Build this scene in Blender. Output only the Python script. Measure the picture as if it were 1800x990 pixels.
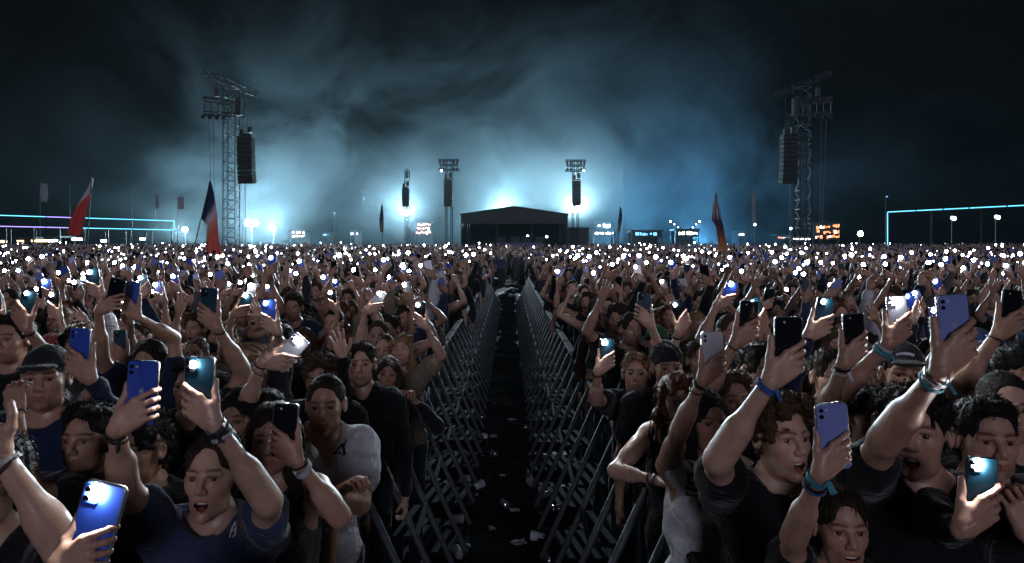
import bpy, math, random
import numpy as np
from mathutils import Vector, Matrix

random.seed(11)
rng = np.random.default_rng(11)
for o in list(bpy.data.objects):
    bpy.data.objects.remove(o)
scene = bpy.context.scene
COL = scene.collection

# ------------------------------------------------------------------ camera, sky, stage light, exposure
HC = 2.30            # camera height
F = 1200.0           # focal length in pixels of the 1800 px wide photograph
VX, VY = 895.0, 437.0


def P(px, py, d):
    """a point seen at (px, py) of the photograph, d metres away"""
    return Vector(((px - VX) / F * d, d, HC - (py - VY) / F * d))


cam_data = bpy.data.cameras.new('camera')
cam_data.sensor_width = 36.0
cam_data.lens = 24.0
cam_data.shift_x = (900 - VX) / 1800
cam_data.shift_y = (VY - 495) / 1800
cam_data.clip_start = 0.05
cam_data.clip_end = 3000
camera = bpy.data.objects.new('camera', cam_data)
camera.location = (0, 0, HC)
camera.rotation_euler = (math.pi / 2, 0, 0)
COL.objects.link(camera)
scene.camera = camera

SUN_EL, SUN_AZ = math.radians(14), math.radians(2)     # stage wash: comes from behind the camera
world = bpy.data.worlds.new('World')
scene.world = world
world.use_nodes = True
wn = world.node_tree
bg = wn.nodes['Background']
sky = wn.nodes.new('ShaderNodeTexSky')
sky.sky_type = 'NISHITA'
sky.sun_disc = False
sky.sun_elevation = math.radians(-4)
sky.sun_rotation = math.radians(180)
wn.links.new(sky.outputs[0], bg.inputs[0])
bg.inputs[1].default_value = 0.07

sun_data = bpy.data.lights.new('stage_wash', 'SUN')
sun_data.energy = 0.68
sun_data.angle = math.radians(16)
sun_data.color = (0.79, 0.79, 1.0)
sun = bpy.data.objects.new('stage_wash', sun_data)
dv = Vector((-math.sin(SUN_AZ) * math.cos(SUN_EL), math.cos(SUN_AZ) * math.cos(SUN_EL), -math.sin(SUN_EL)))
sun.rotation_euler = dv.to_track_quat('-Z', 'Y').to_euler()
COL.objects.link(sun)

vs = scene.view_settings
vs.view_transform = 'Standard'
vs.look = 'None'
vs.exposure = 0.0
vs.gamma = 1.0
cy = scene.cycles
cy.max_bounces = 4
cy.diffuse_bounces = 2
cy.glossy_bounces = 2
cy.transmission_bounces = 2
cy.volume_bounces = 0
cy.transparent_max_bounces = 4
cy.caustics_reflective = False
cy.caustics_refractive = False
cy.sample_clamp_indirect = 1.5
cy.volume_step_rate = 1.0
cy.volume_max_steps = 64
cy.use_light_tree = True
cy.use_adaptive_sampling = True
cy.adaptive_threshold = 0.02


# ------------------------------------------------------------------ materials
def new_mat(name):
    m = bpy.data.materials.new(name)
    m.use_nodes = True
    nt = m.node_tree
    return m, nt, nt.nodes['Principled BSDF']


def noise_node(nt, scale, detail=4, rough=0.6, coord='Object'):
    tc = nt.nodes.new('ShaderNodeTexCoord')
    n = nt.nodes.new('ShaderNodeTexNoise')
    n.inputs['Scale'].default_value = scale
    n.inputs['Detail'].default_value = detail
    n.inputs['Roughness'].default_value = rough
    nt.links.new(tc.outputs[coord], n.inputs['Vector'])
    return n


def ramp(nt, src, stops, interp='LINEAR'):
    r = nt.nodes.new('ShaderNodeValToRGB')
    r.color_ramp.interpolation = interp
    e = r.color_ramp.elements
    while len(e) < len(stops):
        e.new(0.5)
    for k, (p, c) in enumerate(stops):
        e[k].position = p
        e[k].color = tuple(c) + (1,) if len(c) == 3 else c
    nt.links.new(src, r.inputs[0])
    return r


def mult(nt, a, b, fac=1.0):
    m = nt.nodes.new('ShaderNodeMix')
    m.data_type = 'RGBA'
    m.blend_type = 'MULTIPLY'
    m.inputs[0].default_value = fac
    nt.links.new(a, m.inputs[6])
    if isinstance(b, tuple):
        m.inputs[7].default_value = b + (1,)
    else:
        nt.links.new(b, m.inputs[7])
    return m.outputs[2]


def bump(nt, bsdf, src, strength, dist=0.01):
    b = nt.nodes.new('ShaderNodeBump')
    b.inputs['Strength'].default_value = strength
    b.inputs['Distance'].default_value = dist
    nt.links.new(src, b.inputs['Height'])
    nt.links.new(b.outputs[0], bsdf.inputs['Normal'])


def plain(name, col, rough=0.6, metal=0.0, nscale=12, var=0.35, bmp=0.15, spec=0.5):
    m, nt, b = new_mat(name)
    n = noise_node(nt, nscale)
    r = ramp(nt, n.outputs[0], [(0.25, tuple(c * (1 - var) for c in col)), (0.75, tuple(min(1, c * (1 + var)) for c in col))])
    nt.links.new(r.outputs[0], b.inputs['Base Color'])
    b.inputs['Roughness'].default_value = rough
    b.inputs['Metallic'].default_value = metal
    b.inputs['Specular IOR Level'].default_value = spec
    if bmp:
        bump(nt, b, n.outputs[0], bmp, 0.004)
    return m


def emit(name, col, strength, sampling='AUTO'):
    m, nt, b = new_mat(name)
    b.inputs['Base Color'].default_value = (0.5, 0.5, 0.5, 1)
    b.inputs['Emission Color'].default_value = tuple(col) + (1,)
    b.inputs['Emission Strength'].default_value = strength
    m.cycles.emission_sampling = sampling
    return m


def person_mat(name, kind, by_random=False):
    """skin, cloth or hair whose colour comes from the object (or from each instance in the far crowd)"""
    m, nt, b = new_mat(name)
    oi = nt.nodes.new('ShaderNodeObjectInfo')
    if by_random:
        if kind == 'skin':
            st = [(0.0, (.42, .26, .19)), (0.5, (.50, .33, .25)), (0.85, (.30, .18, .12)), (1.0, (.13, .075, .05))]
        elif kind == 'cloth':
            st = [(0.0, (.012, .012, .014)), (0.35, (.02, .02, .024)), (0.5, (.06, .055, .06)), (0.62, (.03, .038, .08)), (0.74, (.10, .03, .03)), (0.82, (.2, .2, .22)), (0.92, (.4, .4, .42))]
        else:
            st = [(0.0, (.012, .009, .007)), (0.4, (.03, .018, .012)), (0.7, (.07, .042, .022)), (0.9, (.2, .13, .07))]
        rnd = oi.outputs['Random']
        if kind != 'skin':
            mm = nt.nodes.new('ShaderNodeMath')
            mm.operation = 'MULTIPLY'
            mm.inputs[1].default_value = 7.31 if kind == 'cloth' else 13.77
            nt.links.new(rnd, mm.inputs[0])
            f = nt.nodes.new('ShaderNodeMath')
            f.operation = 'FRACT'
            nt.links.new(mm.outputs[0], f.inputs[0])
            rnd = f.outputs[0]
        col = ramp(nt, rnd, st, 'CONSTANT' if kind == 'cloth' else 'LINEAR').outputs[0]
    else:
        col = oi.outputs['Color']
    if kind == 'skin':
        at = nt.nodes.new('ShaderNodeAttribute')
        at.attribute_name = 'tint'
        col = mult(nt, col, at.outputs['Color'])
        n = noise_node(nt, 22, 5, 0.65)
        r = ramp(nt, n.outputs[0], [(0.3, (.80, .72, .70)), (0.7, (1.0, 1.0, 1.0))])
        col = mult(nt, col, r.outputs[0])
        n2 = noise_node(nt, 260, 2)
        bump(nt, b, n2.outputs[0], 0.18, 0.002)
        nr_ = noise_node(nt, 9, 4)
        rr_ = ramp(nt, nr_.outputs[0], [(.35, (.34, .34, .34)), (.65, (.58, .58, .58))])
        nt.links.new(rr_.outputs[0], b.inputs['Roughness'])
        b.inputs['Specular IOR Level'].default_value = 0.45
    elif kind == 'cloth':
        n = noise_node(nt, 7, 4)
        r = ramp(nt, n.outputs[0], [(0.3, (.72, .72, .74)), (0.7, (1.0, 1.0, 1.0))])
        col = mult(nt, col, r.outputs[0])
        n2 = noise_node(nt, 11, 5, 0.5)
        n2.inputs['Distortion'].default_value = 1.6
        bump(nt, b, n2.outputs[0], 0.8, 0.03)
        b.inputs['Roughness'].default_value = 0.9
        b.inputs['Specular IOR Level'].default_value = 0.15
        b.inputs['Sheen Weight'].default_value = 0.15
    else:
        tc = nt.nodes.new('ShaderNodeTexCoord')
        mp = nt.nodes.new('ShaderNodeMapping')
        mp.inputs['Scale'].default_value = (170, 90, 22)
        nt.links.new(tc.outputs['Object'], mp.inputs[0])
        n = nt.nodes.new('ShaderNodeTexNoise')
        n.inputs['Scale'].default_value = 1.0
        n.inputs['Detail'].default_value = 3
        nt.links.new(mp.outputs[0], n.inputs['Vector'])
        r = ramp(nt, n.outputs[0], [(0.3, (.45, .45, .45)), (0.7, (1.5, 1.4, 1.3))])
        col = mult(nt, col, r.outputs[0])
        bump(nt, b, n.outputs[0], 0.7, 0.006)
        b.inputs['Roughness'].default_value = 0.68
        b.inputs['Specular IOR Level'].default_value = 0.2
    nt.links.new(col, b.inputs['Base Color'])
    return m


M = {}
M['skin'] = person_mat('skin', 'skin')
M['cloth'] = person_mat('cloth', 'cloth')
M['hair'] = person_mat('hair', 'hair')
M['far_skin'] = person_mat('far_skin', 'skin', True)
M['far_cloth'] = person_mat('far_cloth', 'cloth', True)
M['far_hair'] = person_mat('far_hair', 'hair', True)
M['eye_white'] = plain('eye_white', (.55, .53, .52), 0.25, bmp=0, var=.05)
M['iris'] = plain('iris', (.02, .014, .01), 0.15, bmp=0, var=.2)
M['teeth'] = plain('teeth', (.62, .59, .53), 0.3, bmp=0, var=.08)
M['black_metal'] = plain('black_metal', (.018, .018, .020), 0.55, 0.3)
M['black_box'] = plain('black_box', (.014, .015, .017), 0.7)
M['truss'] = plain('truss_aluminium', (.055, .06, .065), 0.45, 0.7)
M['steel'] = plain('galvanised_steel', (.10, .11, .125), 0.62, 0.4, nscale=30, var=.4)
M['rail'] = plain('scuffed_dark_rail', (.022, .024, .028), 0.9, 0.0, nscale=40, var=.6, spec=.1)
M['steel_dark'] = plain('worn_steel_sheet', (.085, .09, .10), 0.5, 0.6, nscale=9, var=.6)
M['tread'] = plain('tread_plate', (.016, .017, .019), 0.9, 0.0, nscale=60, var=.8, bmp=.6, spec=.08)
M['tent'] = plain('dark_tarpaulin', (.010, .013, .017), 0.65, nscale=2)
M['tent_in'] = plain('tent_lining', (.018, .024, .028), 0.8, nscale=1.5)
M['blue_tarp'] = plain('blue_tarpaulin', (.02, .05, .20), 0.5, nscale=3)
M['phone_frame'] = plain('phone_frame_metal', (.55, .56, .60), 0.25, 0.85, var=.08, bmp=0)
M['phone_dark_frame'] = plain('phone_dark_frame', (.05, .05, .055), 0.3, 0.6, var=.1, bmp=0)
M['glass_black'] = plain('black_glass', (.006, .007, .009), 0.08, var=.1, bmp=0)
M['glass_blue'] = plain('stage_lit_blue_phone_back', (.028, .075, .42), 0.28, var=.15, nscale=20, bmp=0)  # blue stage light reflected by the backs is put into this colour
M['glass_lilac'] = plain('lilac_phone_back', (.20, .24, .55), 0.25, var=.1, nscale=20, bmp=0)
M['glass_teal'] = plain('dark_teal_phone_back', (.012, .045, .07), 0.22, var=.2, nscale=20, bmp=0)
M['glass_white'] = plain('pale_phone_back', (.48, .48, .54), 0.3, var=.06, nscale=20, bmp=0)
M['logo'] = plain('pale_logo', (.55, .58, .7), 0.2, 0.5, bmp=0, var=.05)
M['screen'] = plain('phone_screen', (.01, .01, .012), 0.1, bmp=0)
M['band_black'] = plain('black_band', (.012, .012, .014), 0.6)
M['band_white'] = plain('white_band', (.5, .5, .55), 0.7)
M['band_blue'] = plain('blue_woven_band', (.03, .09, .30), 0.8, nscale=120, var=.8)
M['band_teal'] = plain('teal_woven_band', (.04, .22, .28), 0.8, nscale=140, var=.9)
M['band_metal'] = plain('silver_band', (.5, .5, .52), 0.25, 0.9, bmp=0)
M['torch'] = emit('phone_torch', (.93, .97, 1.0), 3400)
M['torch_near'] = emit('phone_torch_close', (.93, .97, 1.0), 1700)
M['torch_mid'] = emit('phone_torch_wide', (.93, .97, 1.0), 130)
M['torch_far'] = emit('far_phone_torch', (.93, .97, 1.0), 55)
M['torch_dim'] = emit('dim_far_phone_torch', (.80, .88, 1.0), 3.0)
M['flood'] = emit('floodlight_lens', (.80, .95, 1.0), 260, 'NONE')
M['led_cyan'] = emit('cyan_led_tube', (.10, .58, .85), 2.6, 'NONE')
M['led_violet'] = emit('violet_led_tube', (.36, .26, .85), 2.4, 'NONE')
M['lamp_orange'] = emit('orange_lamp', (1.0, .24, .07), 3.2, 'NONE')
M['lamp_white'] = emit('white_lamp', (.90, .96, 1.0), 7.0, 'NONE')
M['lamp_blue'] = emit('blue_lamp', (.12, .50, 1.0), 2.2, 'NONE')
M['lamp_warm'] = emit('warm_lamp', (1.0, .60, .28), 4.0, 'NONE')
M['lamp_green'] = emit('green_lamp', (.45, 1.0, .50), 90.0, 'NONE')


# ------------------------------------------------------------------ object helpers
def tag(o, label=None, cat=None, group=None, kind=None):
    if label:
        o['label'] = label
    if cat:
        o['category'] = cat
    if group:
        o['group'] = group
    if kind:
        o['kind'] = kind
    return o


def empty(name, loc=(0, 0, 0), parent=None):
    o = bpy.data.objects.new(name, None)
    o.location = loc
    COL.objects.link(o)
    o.parent = parent
    return o


def link(name, me, parent=None, loc=(0, 0, 0), col=None):
    o = bpy.data.objects.new(name, me)
    o.location = loc
    o.parent = parent
    if col is not None:
        o.color = tuple(col) + (1,)
    COL.objects.link(o)
    return o


class MB:
    """collects boxes, tubes and polygons into one mesh"""
    def __init__(s):
        s.v, s.f = [], []

    def poly(s, pts, faces):
        n = len(s.v)
        s.v += [tuple(p) for p in pts]
        s.f += [tuple(n + i for i in f) for f in faces]
        return s

    def box(s, c, d, rot=None, bev=0.0):
        hx, hy, hz = d[0] / 2, d[1] / 2, d[2] / 2
        if bev <= 0:
            pts = [Vector((x, y, z)) for x in (-hx, hx) for y in (-hy, hy) for z in (-hz, hz)]
            fs = [(0, 1, 3, 2), (4, 6, 7, 5), (0, 4, 5, 1), (2, 3, 7, 6), (0, 2, 6, 4), (1, 5, 7, 3)]
        else:
            b = min(bev, hx * .9, hy * .9, hz * .9)
            rings = []
            for z, i in ((-hz, b), (-hz + b, 0), (hz - b, 0), (hz, b)):
                x, y = hx - i, hy - i
                rings.append([(-x + b, -y, z), (x - b, -y, z), (x, -y + b, z), (x, y - b, z), (x - b, y, z), (-x + b, y, z), (-x, y - b, z), (-x, -y + b, z)])
            pts = [Vector(p) for r in rings for p in r]
            fs = [tuple(range(7, -1, -1)), tuple(range(24, 32))]
            for k in range(3):
                for j in range(8):
                    a, bb = k * 8 + j, k * 8 + (j + 1) % 8
                    fs.append((a, bb, bb + 8, a + 8))
        c = Vector(c)
        if rot is not None:
            pts = [rot @ p for p in pts]
        return s.poly([p + c for p in pts], fs)

    def tube(s, a, b, r, r2=None, n=6):
        a, b = Vector(a), Vector(b)
        r2 = r if r2 is None else r2
        ax = (b - a).normalized()
        u = ax.orthogonal().normalized()
        w = ax.cross(u)
        pts = []
        for p, rr in ((a, r), (b, r2)):
            for k in range(n):
                t = 2 * math.pi * k / n
                pts.append(p + (u * math.cos(t) + w * math.sin(t)) * rr)
        fs = [(k, (k + 1) % n, n + (k + 1) % n, n + k) for k in range(n)]
        fs += [tuple(range(n - 1, -1, -1)), tuple(range(n, 2 * n))]
        return s.poly(pts, fs)

    def disc(s, c, r, nrm=(0, -1, 0), n=10, th=0.002):
        c, nrm = Vector(c), Vector(nrm).normalized()
        return s.tube(c, c + nrm * th, r, r * .92, n)

    def mesh(s, name, m, smooth=False):
        me = bpy.data.meshes.new(name)
        me.from_pydata(s.v, [], s.f)
        me.materials.append(m)
        if smooth:
            me.polygons.foreach_set('use_smooth', [True] * len(me.polygons))
        me.update()
        return me

    def build(s, name, m, parent=None, loc=(0, 0, 0), smooth=False):
        return link(name, s.mesh(name, m, smooth), parent, loc)


# ------------------------------------------------------------------ figure modelling: blended solids turned into one smooth surface
def V(*a):
    return np.array(a, dtype=np.float32)


def cap(a, b, ra, rb=None, k=.02, n=None, f=1.0, op=0):
    return ('cap', np.array(a, np.float32), np.array(b, np.float32), ra, ra if rb is None else rb, k, None if n is None else np.array(n, np.float32), f, op)


def ell(c, r, k=.02, op=0):
    return ('ell', np.array(c, np.float32), np.array(r, np.float32), k, op)


def plane(n, c):
    return ('pla', np.array(n, np.float32), c)


def field(prims, h):
    lo, hi = np.full(3, 9.), np.full(3, -9.)
    for p in prims:
        if p[0] == 'cap' and p[8] == 0:
            r = max(p[3], p[4])
            lo = np.minimum(lo, np.minimum(p[1], p[2]) - r)
            hi = np.maximum(hi, np.maximum(p[1], p[2]) + r)
        elif p[0] == 'ell' and p[4] == 0:
            lo = np.minimum(lo, p[1] - p[2])
            hi = np.maximum(hi, p[1] + p[2])
    lo = lo - 3.5 * h
    hi = hi + 3.5 * h
    n = np.ceil((hi - lo) / h).astype(int) + 1
    D = np.full(n, .3, np.float32)
    ax = [(lo[i] + h * np.arange(n[i])).astype(np.float32) for i in range(3)]
    for p in prims:
        if p[0] == 'pla':
            x, y, z = ax[0][:, None, None], ax[1][None, :, None], ax[2][None, None, :]
            np.maximum(D, p[1][0] * x + p[1][1] * y + p[1][2] * z - p[2], out=D)
            continue
        if p[0] == 'cap':
            r = max(p[3], p[4])
            k, op = p[5], p[8]
            bl, bh = np.minimum(p[1], p[2]) - r, np.maximum(p[1], p[2]) + r
        else:
            k, op = p[3], p[4]
            bl, bh = p[1] - p[2], p[1] + p[2]
        m = k + 2.5 * h
        i0 = np.clip(np.floor((bl - m - lo) / h).astype(int), 0, n)
        i1 = np.clip(np.ceil((bh + m - lo) / h).astype(int) + 1, 0, n)
        if (i1 <= i0).any():
            continue
        sl = tuple(slice(i0[i], i1[i]) for i in range(3))
        x = ax[0][sl[0]][:, None, None]
        y = ax[1][sl[1]][None, :, None]
        z = ax[2][sl[2]][None, None, :]
        if p[0] == 'cap':
            a, b = p[1], p[2]
            ba = b - a
            l2 = float(ba @ ba) + 1e-12
            qx, qy, qz = x - a[0], y - a[1], z - a[2]
            t = np.clip((qx * ba[0] + qy * ba[1] + qz * ba[2]) / l2, 0, 1)
            ex, ey, ez = qx - t * ba[0], qy - t * ba[1], qz - t * ba[2]
            e2 = ex * ex + ey * ey + ez * ez
            if p[6] is not None:
                dn = ex * p[6][0] + ey * p[6][1] + ez * p[6][2]
                e2 = e2 + dn * dn * (p[7] ** 2 - 1)
            d = np.sqrt(e2) - (p[3] + t * (p[4] - p[3]))
        else:
            c, r = p[1], p[2]
            qx, qy, qz = (x - c[0]), (y - c[1]), (z - c[2])
            k0 = np.sqrt((qx / r[0]) ** 2 + (qy / r[1]) ** 2 + (qz / r[2]) ** 2)
            k1 = np.sqrt((qx / r[0] ** 2) ** 2 + (qy / r[1] ** 2) ** 2 + (qz / r[2] ** 2) ** 2) + 1e-6
            d = k0 * (k0 - 1) / k1
        s = D[sl]
        kk = max(k, 1e-4)
        if op == 0:
            hh = np.clip(.5 + .5 * (s - d) / kk, 0, 1)
            D[sl] = s * (1 - hh) + d * hh - kk * hh * (1 - hh)
        else:
            hh = np.clip(.5 - .5 * (s + d) / kk, 0, 1)
            D[sl] = s * (1 - hh) - d * hh + kk * hh * (1 - hh)
    return D, lo.astype(np.float32), ax


def nets(D, lo, h):
    s = D < 0
    nx, ny, nz = D.shape
    c = np.zeros((nx - 1, ny - 1, nz - 1), np.int8)
    for i in (0, 1):
        for j in (0, 1):
            for k in (0, 1):
                c += s[i:nx - 1 + i, j:ny - 1 + j, k:nz - 1 + k]
    act = np.argwhere((c > 0) & (c < 8))
    if not len(act):
        return np.zeros((0, 3), np.float32), np.zeros((0, 4), int)
    idx = np.full(c.shape, -1, np.int32)
    idx[tuple(act.T)] = np.arange(len(act))
    acc = np.zeros((len(act), 3), np.float32)
    cnt = np.zeros(len(act), np.float32)
    for ax_ in range(3):
        o1, o2 = [q for q in range(3) if q != ax_]
        for u in (0, 1):
            for w in (0, 1):
                off = np.zeros(3, int)
                off[o1], off[o2] = u, w
                a = act + off
                off2 = off.copy()
                off2[ax_] = 1
                b = act + off2
                da, db = D[tuple(a.T)], D[tuple(b.T)]
                mk = (da < 0) != (db < 0)
                t = np.where(mk, da / np.where(mk, da - db, 1), 0)
                pos = np.tile(off.astype(np.float32), (len(act), 1))
                pos[:, ax_] = t
                acc += pos * mk[:, None]
                cnt += mk
    v = lo + h * (act + acc / cnt[:, None])
    quads = []
    for ax_ in range(3):
        o1, o2 = (ax_ + 1) % 3, (ax_ + 2) % 3
        sa = [slice(None)] * 3
        sb = [slice(None)] * 3
        sa[ax_] = slice(0, -1)
        sb[ax_] = slice(1, None)
        A, B = s[tuple(sa)], s[tuple(sb)]
        e = np.argwhere(A != B)
        if not len(e):
            continue
        lim = np.array(c.shape)
        ok = (e[:, o1] > 0) & (e[:, o2] > 0) & (e[:, o1] < lim[o1]) & (e[:, o2] < lim[o2])
        e = e[ok]
        ins = A[tuple(e.T)]
        d1, d2 = np.zeros(3, int), np.zeros(3, int)
        d1[o1] = 1
        d2[o2] = 1
        q = np.stack([idx[tuple((e - d1 - d2).T)], idx[tuple((e - d2).T)], idx[tuple(e.T)], idx[tuple((e - d1).T)]], 1)
        q[~ins] = q[~ins][:, ::-1]
        quads.append(q)
    return v.astype(np.float32), np.concatenate(quads)


def wobble(D, ax, amp, freq, seed=0):
    r = np.random.default_rng(seed)
    x, y, z = ax[0][:, None, None], ax[1][None, :, None], ax[2][None, None, :]
    for k in range(5):
        w = r.normal(size=3)
        w = w / np.linalg.norm(w) * freq * (1 + .6 * k)
        D += (amp / (1 + .5 * k)) * np.sin(w[0] * x + w[1] * y + w[2] * z + r.uniform(0, 6.28))


def solid(prims, h, amp=0, freq=0, seed=0):
    D, lo, ax = field(prims, h)
    if amp:
        wobble(D, ax, amp, freq, seed)
    return nets(D, lo, h)


class Geo:
    """verts + quads/tris + material index + tint; several surfaces gathered into one mesh"""
    def __init__(s):
        s.v, s.f, s.m, s.t, s.n = [], [], [], [], 0

    def add(s, v, f, m=0, tint=None):
        if not len(v):
            return s
        f = np.asarray(f)
        if f.shape[1] == 3:
            f = np.concatenate([f, np.full((len(f), 1), -1)], 1)
        s.v.append(np.asarray(v, np.float32))
        s.f.append(np.where(f >= 0, f + s.n, -1))
        s.m.append(np.full(len(f), m, np.int32) if np.isscalar(m) else np.asarray(m, np.int32))
        s.t.append(np.ones((len(v), 3), np.float32) if tint is None else tint)
        s.n += len(v)
        return s

    def merge(s, g, R=None, t=None, sc=1.0):
        v = np.concatenate(g.v) * sc
        if R is not None:
            v = v @ np.asarray(R, np.float32).T
        if t is not None:
            v = v + np.asarray(t, np.float32)
        f = np.concatenate(g.f)
        if R is not None and np.linalg.det(np.asarray(R)) < 0:
            tri = f[:, 3] < 0
            f2 = f[:, ::-1].copy()
            f2[tri] = np.stack([f[tri, 2], f[tri, 1], f[tri, 0], f[tri, 3]], 1) if tri.any() else f2[tri]
            f = f2
        s.v.append(v.astype(np.float32))
        s.f.append(np.where(f >= 0, f + s.n, -1))
        s.m.append(np.concatenate(g.m))
        s.t.append(np.concatenate(g.t))
        s.n += len(v)
        return s

    def mesh(s, name, mats, tint=True, remap=None):
        me = bpy.data.meshes.new(name)
        v, f, m = np.concatenate(s.v), np.concatenate(s.f), np.concatenate(s.m)
        if remap is not None:
            m = np.array(remap)[m]
        tri = f[:, 3] < 0
        ln = np.where(tri, 3, 4)
        flat = f.reshape(-1)
        flat = flat[flat >= 0]
        me.vertices.add(len(v))
        me.vertices.foreach_set('co', v.reshape(-1))
        me.loops.add(len(flat))
        me.loops.foreach_set('vertex_index', flat.astype(np.int32))
        me.polygons.add(len(f))
        st = np.concatenate([[0], np.cumsum(ln)[:-1]])
        me.polygons.foreach_set('loop_start', st.astype(np.int32))
        me.polygons.foreach_set('material_index', m.astype(np.int32))
        me.polygons.foreach_set('use_smooth', np.ones(len(f), bool))
        for q in mats:
            me.materials.append(q)
        me.update(calc_edges=True)
        if tint:
            a = me.color_attributes.new('tint', 'FLOAT_COLOR', 'POINT')
            a.data.foreach_set('color', np.concatenate([np.concatenate(s.t), np.ones((len(v), 1), np.float32)], 1).reshape(-1))
        return me


def uvsphere(c, r, nu=12, nv=8):
    v, f = [], []
    for i in range(nv + 1):
        th = math.pi * i / nv
        for j in range(nu):
            ph = 2 * math.pi * j / nu
            v.append((c[0] + r * math.sin(th) * math.cos(ph), c[1] - r * math.cos(th), c[2] + r * math.sin(th) * math.sin(ph)))
    for i in range(nv):
        for j in range(nu):
            a, b = i * nu + j, i * nu + (j + 1) % nu
            f.append((a, b, b + nu, a + nu))
    return np.array(v, np.float32), np.array(f)


# ------------------------------------------------------------------ heads (chin at z = 0, crown at 0.23, face towards -Y)
HEADS = {}


def head(style, h):
    """style: (woman?, mouth opening, smile, stubble)"""
    key = (style, h)
    if key in HEADS:
        return HEADS[key]
    wom, mo, smile, stub = style
    jw = .052 if wom else .059
    dz = -mo * .8
    p = [ell((0, .014, .146), (.075, .095, .086), .02),
         ell((0, -.018, .085), (.058 if wom else .060, .070, .084), .03),
         cap((-jw * .44, -.028, .034 + dz * .6), (jw * .44, -.028, .034 + dz * .6), jw * .54, None, .03),
         ell((0, -.064, .013 + dz), (.019, .023, .019), .024),
         ell((-.040, -.049, .090), (.021, .021, .022), .028), ell((.040, -.049, .090), (.021, .021, .022), .028),
         ell((0, -.062, .052 + dz * .3), (.031, .035, .030), .02),
         cap((0, .03, .06), (0, .035, -.07), .042 if wom else .049, .044 if wom else .053, .03)]
    for s in (-1, 1):
        p.append(cap((s * .014, -.081, .133), (s * .046, -.069, .131), .009 if wom else .0108, .008, .014))
        p.append(ell((s * .031, -.090, .114), (.0185, .015, .0130), .007, 1))
        p.append(cap((s * .018, -.0755, .1225), (s * .031, -.0775, .1245), .0042, .0045, .004))
        p.append(cap((s * .031, -.0775, .1245), (s * .046, -.068, .120), .0045, .0042, .004))
        p.append(cap((s * .019, -.0755, .1045), (s * .032, -.0765, .1025), .0042, .0042, .005))
        p.append(cap((s * .032, -.0765, .1025), (s * .045, -.068, .1055), .0042, .0042, .005))
        p.append(ell((s * .080, .012, .108), (.010, .022, .032), .008))
        p.append(ell((s * .090, .004, .110), (.009, .012, .018), .006, 1))
    p.append(cap((0, -.084, .126), (0, -.106, .086), .0075, .0115, .012))
    p.append(cap((-.0115, -.096, .079), (.0115, -.096, .079), .0085, .0085, .008))
    sx = .023 + .006 * smile
    zu, zl = .0520, (.0425 if mo < .004 else .0415) - mo
    up = .007 * smile
    for s in (-1, 1):
        p.append(cap((0, -.0965, zu + .001), (s * sx, -.083, (zu + zl) / 2 + up), (.0060 if mo > .004 else .0046), .0030, .005))
        p.append(cap((0, -.0945, zl), (s * sx, -.082, (zu + zl) / 2 + up), (.0066 if mo > .004 else .0052), .0030, .005))
    if mo > .004:
        p.append(ell((0, -.092, (zu + zl) / 2), (sx * .86, .034, (zu - zl) / 2 - .0015), .004, 1))
    else:
        p.append(cap((-sx * .8, -.094, (zu + zl) / 2 + up * .8), (sx * .8, -.094, (zu + zl) / 2 + up * .8), .0022, .0022, .003, op=1))
    D, lo, ax = field(p, h)
    v, f = nets(D, lo, h)
    t = np.ones((len(v), 3), np.float32)
    x, y, z = np.abs(v[:, 0]), v[:, 1], v[:, 2]

    def blend(w, c):
        w = np.clip(w, 0, 1)[:, None]
        t[:] = t * (1 - w) + t * np.array(c, np.float32) * w
    front = y < -.05
    arch = .1365 + .004 * np.sin((x - .012) / .04 * 3.1)
    blend(front * (1 - np.abs(z - arch) / (.0050 if wom else .0066)) * 1.5 * ((x > .010) & (x < .052)), (.28, .22, .19))
    lip = np.minimum(np.abs(z - zu), np.abs(z - zl))
    blend(front * (x < sx) * (y < -.08) * (1 - lip / .0080) * 1.1, (.84, .55, .53))
    if mo > .004:
        blend(front * (((x / (sx * .9)) ** 2 + ((z - (zu + zl) / 2) / ((zu - zl) / 2)) ** 2) < .95) * (y > -.088) * 1.0, (.13, .04, .04))
    blend(front * (np.abs(z - .1205) < .0028) * (x > .017) * (x < .047) * (y < -.068) * .8, (.30, .24, .22))
    if stub:
        blend((y < -.02) * np.clip((.062 - z) / .03, 0, 1) * stub, (.45, .42, .42))
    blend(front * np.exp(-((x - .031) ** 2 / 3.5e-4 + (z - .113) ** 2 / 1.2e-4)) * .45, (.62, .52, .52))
    blend(front * np.exp(-((x - .045) ** 2 / 5e-4 + (z - .075) ** 2 / 5e-4)) * .5, (1.05, .78, .74))
    g = Geo().add(v, f, 0, t)
    if h < .0075:
        for s in (-1, 1):
            ev, ef = uvsphere((s * .031, -.0655, .1135), .0138)
            cen = ev[ef].mean(1)
            g.add(ev, ef, np.where(cen[:, 1] < -.0655 - .0138 * .80, 2, 1))
        if mo > .004 or smile > .6:
            tv, tf = [], []
            for k in range(7):
                a = (k - 3) / 3
                tv += [(a * sx * .72, -.084 + .010 * a * a, zu - .002), (a * sx * .72, -.084 + .010 * a * a, zu - .0105)]
            tf = [(2 * k, 2 * k + 1, 2 * k + 3, 2 * k + 2) for k in range(6)]
            g.add(np.array(tv, np.float32), np.array(tf), 3)
        if mo > .008:
            ev, ef = uvsphere((0, 0, 0), 1.0, 8, 6)
            ev = ev * V(.014, .022, .006) + V(0, -.062, zl + .004)
            g.add(ev, ef, 0, np.tile(V(.75, .28, .28), (len(ev), 1)))
    HEADS[key] = g
    return g


HAIRS = {}


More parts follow.
